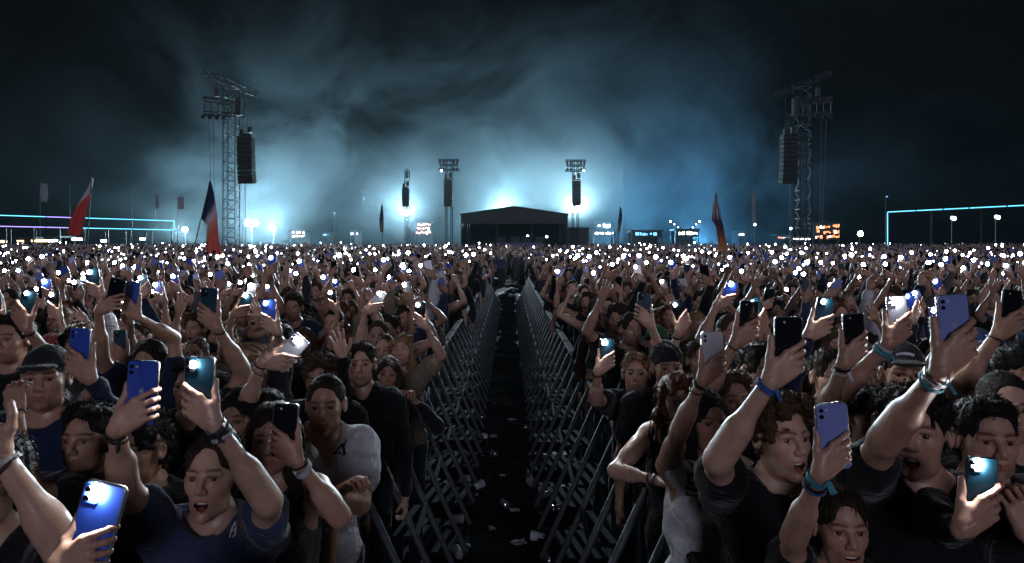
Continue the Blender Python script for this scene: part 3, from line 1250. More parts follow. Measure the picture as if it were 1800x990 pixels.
TEAL = (.54, .84, 1.0)
floodlight(443, 392, 92, 21000, TEAL, 'brightest double floodlight, just right of the big left speaker tower', heads=2, lens=.42)
floodlight(326, 404, 93, 10000, TEAL, 'floodlight behind the second flag, near the end of the left neon frame', lens=.36)
floodlight(481, 402, 94, 10000, TEAL, 'smaller floodlight to the right of the brightest double one', lens=.30)
floodlight(716, 374, 96, 12000, TEAL, 'floodlight under the slim speaker tower left of the tent', lens=.40)
floodlight(1010, 366, 92, 9500, (.62, .92, 1.0), 'glaring floodlight behind the speaker tower right of the tent', lens=.50, heads=2)
floodlight(1128, 422, 97, 10000, (.20, .60, 1.0), 'blue floodlight right of the dark flag beyond the tent', lens=.04)
floodlight(1212, 422, 99, 12000, (.16, .54, 1.0), 'second blue floodlight, left of the patterned flag', lens=.04)
floodlight(885, 372, 100, 12000, TEAL, 'added floodlight hidden behind the tent roof', lens=.25)  # unseen lamp added to light the smoke above the tent


# ------------------------------------------------------------------ towers
def mast(mb, x, y, w, z0, z1, bay, r=.035):
    n = max(2, int((z1 - z0) / bay))
    cs = [(x - w / 2, y - w / 2), (x + w / 2, y - w / 2), (x + w / 2, y + w / 2), (x - w / 2, y + w / 2)]
    for c in cs:
        mb.tube((c[0], c[1], z0), (c[0], c[1], z1), r, None, 5)
    for k in range(n + 1):
        z = z0 + (z1 - z0) * k / n
        for i in range(4):
            a, c = cs[i], cs[(i + 1) % 4]
            mb.tube((a[0], a[1], z), (c[0], c[1], z), r * .6, None, 4)
            if k < n:
                zz = z0 + (z1 - z0) * (k + 1) / n
                if (k + i) % 2:
                    a, c = c, a
                mb.tube((a[0], a[1], z), (c[0], c[1], zz), r * .5, None, 4)


def beam(mb, a, c, w, bays, r=.03):
    a, c = Vector(a), Vector(c)
    ax = (c - a).normalized()
    s = ax.cross(Vector((0, 0, 1))).normalized() * w / 2
    u = Vector((0, 0, w / 2))
    offs = [s + u, s - u, -s - u, -s + u]
    for o_ in offs:
        mb.tube(a + o_, c + o_, r, None, 5)
    for k in range(bays + 1):
        p = a + (c - a) * k / bays
        for i in range(4):
            mb.tube(p + offs[i], p + offs[(i + 1) % 4], r * .6, None, 4)
            if k < bays:
                q = a + (c - a) * (k + 1) / bays
                mb.tube(p + offs[i], q + offs[(i + 1) % 4 if k % 2 else i - 1], r * .5, None, 4)


def line_array(top, n, bw, bh, bd, curve, label, yaw=0, z_top=None, par=None):
    """a hung column of loudspeaker boxes: a thing of its own; chains run up to the tower head"""
    root = empty('line_array_speaker', top)
    root.rotation_euler = (0, 0, yaw)
    tag(root, label, 'loudspeaker', 'loudspeaker columns hung on the towers')
    me = MB().box((0, 0, 0), (bw, bd, bh * .94), bev=.03).mesh('speaker_box', M['black_box'])
    gme = MB().box((0, 0, 0), (bw * .86, .03, bh * .7)).mesh('grille', M['black_metal'])
    z, y, a = -.25, 0, 0
    for k in range(n):
        a = curve * (k / max(1, n - 1)) ** 1.6
        o = link('speaker_box', me, root, (0, y, z - bh / 2))
        o.rotation_euler = (a, 0, 0)
        link('grille', gme, o, (0, -bd / 2 - .01, 0))
        z -= bh * math.cos(a)
        y += bh * math.sin(a)
    MB().box((0, 0, -.16), (bw * .9, bd, .12)).box((-bw * .25, 0, .1), (.3, .3, .42)).box((bw * .28, 0, .25), (.34, .3, .5)).build('flying_frame', M['black_metal'], root)
    if z_top:
        MB().tube((-bw * .25, 0, .2), (-bw * .25, 0, z_top), .018, None, 4).tube((bw * .28, 0, .3), (bw * .28, 0, z_top), .018, None, 4).build('hoist_chain', M['black_metal'], root)
    return root


def big_tower(px, d, mir, label, alabel):
    """delay tower: lattice mast, slanted head beam, side rack and a hung loudspeaker column"""
    s = F / d
    c = P(px, 437, d)
    root = empty('speaker_tower', (c.x, d, 0))
    tag(root, label, 'tower', 'large speaker towers beside the crowd')
    top = HC + 290 / s
    mb = MB()
    mast(mb, 0, 0, 1.05, 0, top - .4, .8, .05)
    mb.build('mast', M['truss'], root)
    mb = MB()
    e0, e1 = Vector((-mir * 1.55, -1.6, top + .45)), Vector((mir * 1.55, 2.0, top - .55))
    beam(mb, e0, e1, .5, 9, .045)
    hb = mb.build('head_beam', M['truss'], root)
    mb = MB()
    beam(mb, (-mir * 2.2, -.7, top - 1.55), (mir * .9, .8, top - 1.75), .42, 7, .045)
    beam(mb, (-mir * 2.2, -.7, top - 2.75), (mir * .9, .8, top - 2.65), .30, 7, .04)
    for k in range(6):
        q = Vector((-mir * (2.1 - k * .5), -.65 + k * .24, 0))
        mb.tube(q + Vector((0, 0, top - 1.75)), q + Vector((0, 0, top - 2.7)), .04, None, 5)
    mb.build('side_rack', M['truss'], root)
    for k in range(4):
        q = Vector((-mir * (2.0 - k * .5), -.75 + k * .22, top - 3.05))
        MB().tube(q + Vector((0, -.05, .1)), q + Vector((0, -.45, -.12)), .12, .17, 10).box(q + Vector((0, 0, .2)), (.34, .08, .22)).build('lamp_head', M['black_metal'], root)
    MB().box((-mir * 1.1, -.4, top - .85), (.34, .34, .75)).tube((-mir * 1.1, -.4, top - .5), (-mir * 1.1, -.6, top + .2), .04).build('chain_motor', M['black_metal'], root)
    MB().box((mir * .75, -.2, top - 2.1), (.5, .6, 1.5)).build('dimmer_rack', M['black_box'], root)
    mb = MB()
    for x0, x1 in ((-1.9, -1.3), (-1.5, -1.15), (1.3, 1.45), (1.55, 1.0)):
        mb.tube((mir * x0, -.3, top - 2.6), (mir * x1, -.5, 0), .018, None, 4)
    mb.build('cable', M['black_metal'], root)
    MB().box((0, 0, .15), (3.2, 3.2, .3)).box((-1.1, -1.1, .75), (.9, .9, .9), bev=.03).box((1.1, -1.1, .75), (.9, .9, .9), bev=.03).build('ballast_base', M['black_box'], root)
    line_array(Vector((c.x + mir * 1.62, d - .9, HC + 200 / s)), 11, 1.35, .375, .75, .16 if mir > 0 else .16, alabel, yaw=mir * -.12, z_top=4.6)
    return root


big_tower(407, 60, 1, 'tall lattice speaker tower with slanted head beam behind the second flag', 'long loudspeaker column hung on the big tower by the brightest floodlight')
big_tower(1412, 60, -1, 'tall dim lattice speaker tower above the orange stall sign', 'long loudspeaker column hung on the dim tower near the orange sign')


def mid_tower(px, d, ytop, a0, a1, aw, label, alabel, rack=True, gap=.58):
    s = F / d
    c = P(px, 437, d)
    root = empty('speaker_tower', (c.x, d, 0))
    tag(root, label, 'tower', 'slim speaker towers near the tent')
    top = HC + (437 - ytop) / s
    for x in (-gap / 2, gap / 2):
        mb = MB()
        mast(mb, x, .2, .2, 0, top, .5, .03)
        mb.build('mast', M['black_metal'], root)
    if rack:
        for zz, w in ((top - .1, 36 / s), (top - .62, 32 / s), (top - 1.15, 37 / s)):
            mb = MB()
            beam(mb, (-w / 2, 0, zz), (w / 2, 0, zz), .17, 8, .035)
            mb.build('cross_beam', M['black_metal'], root)
        for x in (-15 / s, -9 / s, 9 / s, 15 / s):
            MB().box((x, -.1, top - .36), (.2, .25, .4)).tube((x, -.1, top - .95), (x, -.3, top - 1.05), .09, .14, 8).tube((x, 0, top - .5), (x, 0, top - 1.1), .03).build('lamp_head', M['black_metal'], root)
    else:
        MB().box((0, 0, top - .5), (.26, .3, 1.0)).tube((-.1, 0, top + .3), (.35, 0, top - .1), .05).tube((.35, 0, top - .1), (.35, 0, top - .9), .04).build('head_block', M['black_metal'], root)
    MB().box((0, .2, .2), (2.4, 2.4, .4)).build('ballast_base', M['black_box'], root)
    n = 9
    hh = (a1 - a0) / s
    line_array(Vector((c.x, d - .75, HC + (437 - a0) / s + .25)), n, aw / s, hh / n, .7, .03, alabel, z_top=(a0 - ytop) / s - .5)
    return root


mid_tower(789, 72, 280, 318, 364, 14.5, 'twin legged speaker tower left of the dark tent', 'loudspeaker column on the tower just left of the tent')
mid_tower(1012, 72, 281, 319, 364, 14.5, 'twin legged speaker tower right of the dark tent against the glare', 'loudspeaker column on the tower just right of the tent', gap=.5)
mid_tower(715, 84, 300, 332, 364, 12, 'slim hooked speaker tower above a small floodlight', 'short loudspeaker column above the small floodlight', rack=False, gap=.34)
mid_tower(1092, 106, 300, 338, 360, 4, 'faint slim tower behind the dark flag right of the tent', 'faint loudspeaker column behind the dark flag', rack=False, gap=.24)

# spot lamps on the tower heads, aimed down over the crowd
def tower_spot(px, py, d, aim, power, label):
    c = P(px, py, d)
    root = empty('spotlight', c)
    tag(root, label, 'spotlight', 'spotlights on the tower heads')
    q = (Vector(aim) - c).normalized()
    hd = MB().tube(q * -.35, q * .15, .13, .20, 12).box((0, 0, .22), (.1, .1, .4)).build('lamp_housing', M['black_metal'], root)
    MB().disc(q * .16, .12, q, 12, .01).build('lamp_lens', M['lamp_white'], hd)
    ld = bpy.data.lights.new('spot_beam', 'SPOT')
    ld.energy = power
    ld.color = (.68, .85, 1.0)
    ld.spot_size = math.radians(48)
    ld.spot_blend = .6
    ld.shadow_soft_size = .25
    lo = bpy.data.objects.new('spot_beam', ld)
    lo.location = q * .4
    lo.rotation_euler = q.to_track_quat('-Z', 'Y').to_euler()
    lo.parent = root
    COL.objects.link(lo)


tower_spot(776, 300, 71.4, (-9, 14, 1.5), 100000, 'added spotlight on the rack of the tower left of the tent')  # lamp added on this rack to rim-light the crowd
tower_spot(1026, 300, 71.4, (9, 14, 1.5), 100000, 'spotlight on the rack of the tower right of the tent')

# ------------------------------------------------------------------ mixing tent
d = 69
s = F / d
x0, x1, xm = (807 - VX) / s, (998 - VX) / s, (904 - VX) / s
ze, zp = HC + (437 - 376) / s, HC + (437 - 362) / s
tent = empty('mixing_tent', (xm, d, 0))
tag(tent, 'dark gable roofed mixing tent standing at the end of the aisle', 'tent')
hw_ = (x1 - x0) / 2
dep = 9
MB().poly([(-hw_, 0, ze), (0, 0, zp), (hw_, 0, ze), (-hw_, dep, ze), (0, dep, zp), (hw_, dep, ze), (-hw_, 0, ze - .15), (0, 0, zp - .15), (hw_, 0, ze - .15), (-hw_, dep, ze - .15), (0, dep, zp - .15), (hw_, dep, ze - .15)],
          [(0, 1, 4, 3), (1, 2, 5, 4), (6, 9, 10, 7), (7, 10, 11, 8), (0, 6, 7, 1), (1, 7, 8, 2), (3, 4, 10, 9), (4, 5, 11, 10), (0, 3, 9, 6), (2, 8, 11, 5)]).build('roof', M['tent'], tent)
MB().poly([(-hw_ + .1, .05, ze - 1.0), (0, .05, ze - 1.0), (hw_ - .1, .05, ze - 1.0), (hw_ - .1, .05, ze - .17), (0, .05, zp - .18), (-hw_ + .1, .05, ze - .17), (-hw_ + .1, .12, ze - 1.0), (0, .12, ze - 1.0), (hw_ - .1, .12, ze - 1.0), (hw_ - .1, .12, ze - .17), (0, .12, zp - .18), (-hw_ + .1, .12, ze - .17)],
          [(0, 1, 4, 5), (1, 2, 3, 4), (11, 10, 7, 6), (10, 9, 8, 7), (0, 6, 7, 1), (1, 7, 8, 2)]).build('gable_banner', M['tent'], tent)
for x in (-hw_ + .12, hw_ - .12):
    MB().box((x, dep / 2, ze / 2), (.08, dep - .3, ze - .2)).build('side_wall', M['tent'], tent)
MB().box((0, dep - .1, ze / 2), (hw_ * 2 - .3, .08, ze - .2)).build('back_wall', M['tent_in'], tent)
for px in (838 - 14, 820, 873, 936, 985, 994):
    MB().tube(((px - VX) / s - xm, .25, 0), ((px - VX) / s - xm, .25, ze - .1), .09, None, 8).build('post', M['truss'], tent)
MB().box((0, 1.4, 1.2), (hw_ * 2 - .8, 2.4, 2.4)).build('platform', M['tent_in'], tent)
for px in (880, 905, 925, 950):
    MB().box(((px - VX) / s - xm, 1.2, 3.0), (1.0, .7, 1.1), bev=.05).build('mixing_desk', M['black_box'], tent)
for px, py in ((928, 415), (962, 416)):
    q = P(px, py, d)
    MB().disc((q.x - xm, .9, q.z), .13, n=10, th=.02).build('work_lamp', M['lamp_white'], tent)
c = P(918, 437, 65)
bx = empty('blue_container', (c.x, 65, 0))
tag(bx, 'low blue covered box standing in front of the tent', 'container')
MB().box((0, 0, 1.35), (3.4, 1.2, 2.7), bev=.05).build('body', M['blue_tarp'], bx)
MB().box((0, -.02, 2.78), (3.6, 1.3, .14)).build('lid', M['blue_tarp'], bx)
c = P(1016, 437, 74)
cb = empty('cable_cabin', (c.x, 74, 0))
tag(cb, 'small dark cabin beside the tent under the glaring floodlight', 'cabin')
MB().box((0, 0, 2.2), (2.1, 2, 4.4), bev=.05).build('wall', M['tent'], cb)
MB().box((0, 0, 4.48), (2.3, 2.2, .16)).build('roof', M['tent'], cb)


# ------------------------------------------------------------------ neon canopies
def canopy_left():
    a, c = P(-40, 376.5, 57), P(305, 388.5, 70)
    lo_, hi_ = P(305, 404.5, 70).z, c.z
    root = empty('neon_bar_frame', (0, 0, 0))
    tag(root, 'long open bar frame outlined by two rows of cyan and violet light tubes', 'frame')
    A, C = Vector((a.x, a.y, 0)), Vector((c.x, c.y, 0))
    ax = (C - A).normalized()
    nr = Vector((ax.y, -ax.x, 0))
    if nr.y > 0:
        nr = -nr
    L = (C - A).length

    def bar(z, t0, t1, m_, name='light_tube'):
        p, q = A + ax * L * t0 + nr * .12, A + ax * L * t1 + nr * .12
        MB().tube(p + Vector((0, 0, z)), q + Vector((0, 0, z)), .036, None, 6).build(name, m_, root)
    for z in (hi_, lo_):
        bar(z, 0, .30, M['led_cyan'] if z == hi_ else M['led_violet'])
        bar(z, .305, .46, M['led_violet'] if z == lo_ else M['led_violet'])
        bar(z, .465, .75, M['led_cyan'])
        bar(z, .755, 1.0, M['led_cyan'])
    q = A + ax * L + nr * .12
    MB().tube(q + Vector((0, 0, lo_ + .06)), q + Vector((0, 0, hi_ - .06)), .036, None, 6).build('light_tube', M['led_cyan'], root)
    R_ = Matrix.Rotation(math.atan2(ax.y, ax.x), 3, 'Z')
    for z in (hi_, lo_):
        MB().box((A + C) / 2 + Vector((0, 0, z)), (L, .08, .08), R_).build('frame_rail', M['black_metal'], root)
    for k in range(9):
        for dd in (0, 5.8):
            p = A + ax * L * k / 8 * .995 - nr * (dd + .15)
            MB().tube(p, p + Vector((0, 0, lo_ - .1)), .07, None, 6).build('post', M['black_metal'], root)
    MB().box((A + C) / 2 - nr * 1.2 + Vector((0, 0, .55)), (L * .97, .7, 1.1), R_).build('counter', M['black_box'], root)
    for t in (.12, .30, .48, .62, .84):
        p = A + ax * L * t - nr * 1.0 + Vector((0, 0, 3.1 + .2 * math.sin(t * 40)))
        MB().box(p, (.9 if t < .5 else .5, .12, .22)).build('counter_lamp', M['lamp_warm'] if t < .4 else M['lamp_white'], root)


canopy_left()


def canopy_right():
    a, c = P(1559, 373, 70), P(1830, 359.5, 58)
    root = empty('neon_portal', (0, 0, 0))
    tag(root, 'neon outlined portal frame with one cyan upright beside the green lamp', 'portal')
    A, C = Vector((a.x, a.y, 0)), Vector((c.x, c.y, 0))
    z = a.z
    ax = (C - A).normalized()
    L = (C - A).length
    for t0, t1 in ((0, .21), (.22, .40), (.41, .57), (.58, .8), (.81, 1)):
        MB().tube(A + ax * L * t0 + Vector((0, -.12, z)), A + ax * L * t1 + Vector((0, -.12, z)), .042, None, 6).build('light_tube', M['led_cyan'], root)
    MB().tube(A + Vector((0, -.12, 1.2)), A + Vector((0, -.12, z - .07)), .042, None, 6).build('light_tube', M['led_cyan'], root)
    R_ = Matrix.Rotation(math.atan2(ax.y, ax.x), 3, 'Z')
    MB().box((A + C) / 2 + Vector((0, .05, z)), (L, .16, .22), R_).build('header_beam', M['black_metal'], root)
    for t in (0, .33, .66, 1):
        p = A + ax * L * t
        MB().box(p + Vector((0, .06, z / 2)), (.14, .14, z), R_).build('post', M['black_metal'], root)
    for px, py in ((1673, 383), (1750, 381)):
        q = P(px, py, 66)
        MB().tube((q.x, 66, 0), (q.x, 66, q.z), .05, None, 6).build('lamp_post', M['truss'], root)
        MB().tube((q.x, 65.95, q.z), (q.x, 65.6, q.z - .1), .16, .2, 8).disc((q.x, 65.59, q.z - .1), .17, n=10).build('lamp_head', M['lamp_white'], root)


canopy_right()


# ------------------------------------------------------------------ food stalls and small lamps on the horizon
def stall(px, w, ytop, ybot, d, m_, rows, label, cat='food stall', n=6, seed=0):
    s = F / d
    c = P(px, 437, d)
    rr = random.Random(seed)
    root = empty('food_stall', (c.x, d, 0))
    tag(root, label, cat, 'lit stalls along the back of the field')
    W = w / s
    zt, zb = HC + (437 - ytop) / s, HC + (437 - ybot) / s
    MB().box((0, 0, .55), (W, .8, 1.1)).build('counter', M['black_box'], root)
    MB().box((0, .5, zt + .15), (W * 1.1, 3.0, .2)).build('roof', M['tent'], root)
    MB().box((0, 1.9, zt / 2), (W, .1, zt)).build('back_wall', M['tent'], root)
    for x in (-W / 2, W / 2):
        MB().tube((x, -.6, 0), (x, -.6, zt + .1), .06, None, 6).build('post', M['black_metal'], root)
    sb = MB().box((0, -.85, (zt + zb) / 2), (W, .1, zt - zb + .3)).build('sign_board', M['tent'], root)
    for r in range(rows):
        z = zb + (zt - zb) * (r + .5) / rows
        x = -W / 2 + rr.uniform(0, .15) * W
        while x < W / 2 - .1:
            l = W / (n * 1.7) * rr.uniform(.4, 1.3)
            l = min(l, W / 2 - x)
            if rr.random() < .82:
                MB().box((x + l / 2, -.93, z + rr.uniform(-.08, .08) * (zt - zb)), (l * rr.uniform(.55, .85), .05, (zt - zb) / rows * rr.uniform(.25, .7)), bev=.03).build('sign_light', M['lamp_white'] if m_ is M['lamp_orange'] and rr.random() < .18 else m_, sb)
            x += l
    return root


stall(745, 27, 392, 412, 110, M['lamp_orange'], 3, 'small stall with orange lights left of the tent', n=4, seed=1)
stall(526, 26, 407, 418, 105, M['lamp_warm'], 2, 'low stall with warm yellow lamps right of the brightest floodlight', n=4, seed=2)
stall(1060, 24, 393, 402, 105, M['lamp_white'], 1, 'stall with two white light panels right of the tent', n=2, seed=3)
stall(1060, 34, 407, 414, 98, M['lamp_white'], 1, 'long low stall with a dim white sign below the two panels', n=9, seed=4)
stall(1135, 52, 408, 416, 91, M['lamp_blue'], 1, 'long stall with a blue light strip right of the dark flag', n=4, seed=5)
stall(1205, 40, 406, 415, 92, M['lamp_white'], 1, 'white sign stall below the swinging ride', n=8, seed=6)
stall(1448, 44, 395, 420, 95, M['lamp_orange'], 3, 'orange lit stall sign at the foot of the dim tower', n=5, seed=7)
stall(1372, 20, 415, 421, 100, M['lamp_orange'], 1, 'little red orange stall left of the dim tower', n=4, seed=8)
stall(1403, 32, 418, 423, 92, M['lamp_white'], 1, 'row of white lamps at the foot of the dim tower', n=7, seed=9)
stall(625, 14, 408, 414, 105, M['lamp_white'], 1, 'tiny white lit stall between flag and floodlight', n=3, seed=10)
stall(575, 12, 410, 416, 112, M['lamp_blue'], 1, 'tiny blue lit stall left of the tiny white one', n=3, seed=12)
stall(55, 36, 421, 427, 80, M['lamp_warm'], 1, 'warm lit stall under the left neon frame', n=4, seed=13)
stall(100, 26, 419, 428, 78, M['lamp_white'], 1, 'white lit stall beside the first flag', n=3, seed=14)
stall(1300, 14, 409, 416, 102, M['lamp_white'], 1, 'tiny pale stall right of the patterned flag', n=2, seed=15)
# the ride with a V of lamps
c = P(1205, 437, 94)
ride = empty('fairground_ride', (c.x, 94, 0))
tag(ride, 'fairground ride with white lamps along its V shaped arms', 'ride')
z0 = HC + (437 - 406) / (F / 94)
MB().tube((0, 0, 0), (0, 0, z0), .25, .18, 8).build('mast', M['black_metal'], ride)
for sg, L_ in ((-1, 2.1), (1, 1.9)):
    MB().tube((0, 0, z0 - .3), (sg * L_, 0, z0 + 1.3), .12, .08, 6).build('arm', M['black_metal'], ride)
    for k in range(4):
        f_ = (k + 1) / 4
        MB().disc((sg * L_ * f_, -.14, z0 - .3 + 1.6 * f_), .10 + .05 * (k == 3), n=10, th=.03).build('lamp', M['lamp_white'], ride)
for px, py, d, mname, label in ((1511, 411, 85, 'lamp_green', 'single green lamp on a post left of the neon portal'), (1326, 395, 90, 'lamp_white', 'white lamp on a post left of the dim tower'),
                                (1389, 402, 90, 'lamp_white', 'white lamp on a post against the dim tower'), (1557, 346, 70, 'lamp_blue', 'faint lamp above the corner of the neon portal'),
                                (588, 375, 110, 'lamp_blue', 'faint lamp high between the left tower and thin flag')):
    q = P(px, py, d)
    r_ = empty('lamp_post', (q.x, d, 0))
    tag(r_, label, 'lamp', 'lamps on posts at the back')
    MB().tube((0, 0, 0), (0, 0, q.z), .06, .04, 6).build('post', M['black_metal'], r_)
    MB().tube((0, 0, q.z), (0, -.2, q.z), .14, .18, 10).build('lamp_head', M['black_metal'], r_)
    MB().disc((0, -.21, q.z), .34 if mname == 'lamp_green' else .17 if mname != 'lamp_blue' else .07, n=12).build('lamp_lens', M[mname], r_)

# ------------------------------------------------------------------ flags and banners
def flag_mat(name, stops, blotch=0):
    m, nt, b = new_mat(name)
    uv = nt.nodes.new('ShaderNodeUVMap')
    sp = nt.nodes.new('ShaderNodeSeparateXYZ')
    nt.links.new(uv.outputs[0], sp.inputs[0])
    mx = nt.nodes.new('ShaderNodeMath')
    mx.operation = 'MULTIPLY_ADD'
    mx.inputs[1].default_value = .35 if not blotch else .9
    nt.links.new(sp.outputs[0], mx.inputs[0])
    nt.links.new(sp.outputs[1], mx.inputs[2])
    src = mx.outputs[0]
    if blotch:
        w = nt.nodes.new('ShaderNodeTexWave')
        w.inputs['Scale'].default_value = 1.1
        w.inputs['Distortion'].default_value = 3
        nt.links.new(uv.outputs[0], w.inputs[0])
        a = nt.nodes.new('ShaderNodeMath')
        a.operation = 'MULTIPLY_ADD'
        a.inputs[1].default_value = blotch
        nt.links.new(w.outputs[1], a.inputs[0])
        nt.links.new(sp.outputs[1], a.inputs[2])
        src = a.outputs[0]
    r = ramp(nt, src, stops)
    nt.links.new(r.outputs[0], b.inputs['Base Color'])
    b.inputs['Roughness'].default_value = .8
    b.inputs['Transmission Weight'].default_value = 0
    return m


def flag(dist, pole, left, right, mat_, label, amp=.05, seed=0):
    root = empty('flag', P(pole[1][0], 437, dist) * 1.0)
    root.location.z = 0
    base = Vector(root.location)
    tag(root, label, 'flag', 'flags waved above the crowd')
    a, c = P(pole[0][0], pole[0][1], dist), P(pole[1][0], pole[1][1], dist)
    ext = c + (c - a).normalized() * max(0, (c.z - 1.1))
    MB().tube(ext - base, a - base, .018, .012, 6).build('pole', M['black_metal'], root)

    def samp(l, t):
        k = t * (len(l) - 1)
        i = min(int(k), len(l) - 2)
        f_ = k - i
        return l[i][0] * (1 - f_) + l[i + 1][0] * f_, l[i][1] * (1 - f_) + l[i + 1][1] * f_
    nu, nv = 10, 26
    pts, uvs, fs = [], [], []
    rr = random.Random(seed)
    ph = rr.uniform(0, 6)
    for j in range(nv + 1):
        t = j / nv
        lx, ly = samp(left, t)
        rx, ry = samp(right, t)
        for i in range(nu + 1):
            u = i / nu
            q = P(lx + (rx - lx) * u, ly + (ry - ly) * u, dist)
            q.y += amp * math.sin(u * 9 + t * 3 + ph) + amp * 1.5 * math.sin(t * 7 + ph)
            pts.append(q - base)
            uvs.append((u, t))
    for j in range(nv):
        for i in range(nu):
            a_ = j * (nu + 1) + i
            fs.append((a_, a_ + 1, a_ + nu + 2, a_ + nu + 1))
    o = MB().poly(pts, fs).build('cloth', mat_, root, smooth=True)
    uvl = o.data.uv_layers.new(name='UVMap')
    for lp in o.data.loops:
        uvl.data[lp.index].uv = uvs[lp.vertex_index]
    so = o.modifiers.new('thickness', 'SOLIDIFY')
    so.thickness = .006


NAVY, WHT, RED = (.012, .018, .07), (.48, .47, .50), (.50, .045, .04)
M['flag_a'] = flag_mat('flag_navy_white_red', [(.0, NAVY), (.16, NAVY), (.24, WHT), (.46, WHT), (.54, RED), (1, RED)])
M['flag_b'] = flag_mat('flag_navy_white_rose', [(.0, NAVY), (.48, NAVY), (.60, WHT), (.70, (.55, .25, .22)), (.84, (.60, .10, .07)), (1, (.60, .10, .07))])
M['flag_c'] = flag_mat('flag_dark', [(.0, (.02, .02, .05)), (.7, (.03, .025, .06)), (.9, (.2, .15, .1))])
M['flag_d'] = flag_mat('flag_patterned', [(.0, (.02, .02, .05)), (.22, (.02, .02, .06)), (.28, WHT), (.40, WHT), (.46, (.03, .02, .06)), (.86, (.05, .02, .05)), (.95, (.45, .16, .04))], .30)
flag(26, ((161, 310), (153, 436)), [(160, 313), (142, 348), (125, 386), (116, 412)], [(161.5, 313), (160, 346), (154, 378), (139, 416)], M['flag_a'], 'navy white and red flag drooping from a dark pole near the left neon frame', seed=1)
flag(24, ((370, 317), (340, 440)), [(369, 319), (360, 352), (351, 384), (364, 396), (364, 424), (363, 450)], [(371, 319), (377, 352), (381, 384), (385, 408), (389, 430), (392, 450)], M['flag_b'], 'navy and rose red flag hanging before the big left tower', seed=2)
flag(44, ((671, 358), (673, 434)), [(670, 361), (667, 385), (668, 408)], [(672, 361), (675, 385), (674, 408)], M['flag_c'], 'thin dark furled flag midway between big left tower and tent', .03, 3)
flag(44, ((1091, 362), (1087, 434)), [(1090, 365), (1087, 385), (1085, 408)], [(1092, 365), (1094, 385), (1090, 408)], M['flag_c'], 'thin dark furled flag right of the tent', .03, 4)
flag(30, ((1258, 338), (1271, 440)), [(1257, 340), (1251, 366), (1250, 384), (1259, 398), (1261, 420), (1262, 444)], [(1259, 340), (1264, 366), (1269, 384), (1274, 402), (1277, 422), (1278, 444)], M['flag_d'], 'dark patterned flag with white and orange patches on the right', seed=5)
M['banner'] = plain('pale_banner', (.22, .25, .27), .8)
for px, y0, y1, w, label in ((70, 322, 355, 13, 'pale square banner high over the left neon frame'), (273, 340, 367, 6, 'narrow pale feather banner left of the second flag'),
                             (312, 346, 368, 11, 'grey banner just left of the second flag'), (123, 325, 400, 2, 'bare thin pole left of the first flag'), (232, 338, 380, 2, 'bare thin pole over the left neon frame'),
                             (1322, 338, 392, 5, 'faint feather banner left of the dim tower')):
    d = 74
    t_, b_ = P(px, y0, d), P(px, y1, d)
    r_ = empty('banner', (t_.x, d, 0))
    tag(r_, label, 'banner', 'feather banners behind the field')
    MB().tube((0, 0, 0), (0, 0, t_.z), .035, .025, 6).build('pole', M['black_metal'], r_)
    W = w / (F / d)
    if w > 3:
        pts, fs = [], []
        for k in range(9):
            z = t_.z + (b_.z - t_.z) * k / 8
            for u in range(4):
                pts.append((.05 + W * u / 3, .06 * math.sin(k * 1.1 + u), z - .1 * u / 3 * (k == 0)))
        fs = [(k * 4 + u, k * 4 + u + 1, k * 4 + u + 5, k * 4 + u + 4) for k in range(8) for u in range(3)]
        o = MB().poly(pts, fs).build('cloth', M['banner'], r_, smooth=True)
        o.modifiers.new('thickness', 'SOLIDIFY').thickness = .01

# ------------------------------------------------------------------ crowd barriers
BH, XL, XR = 1.10, -.82, .735
bar_meshes = None


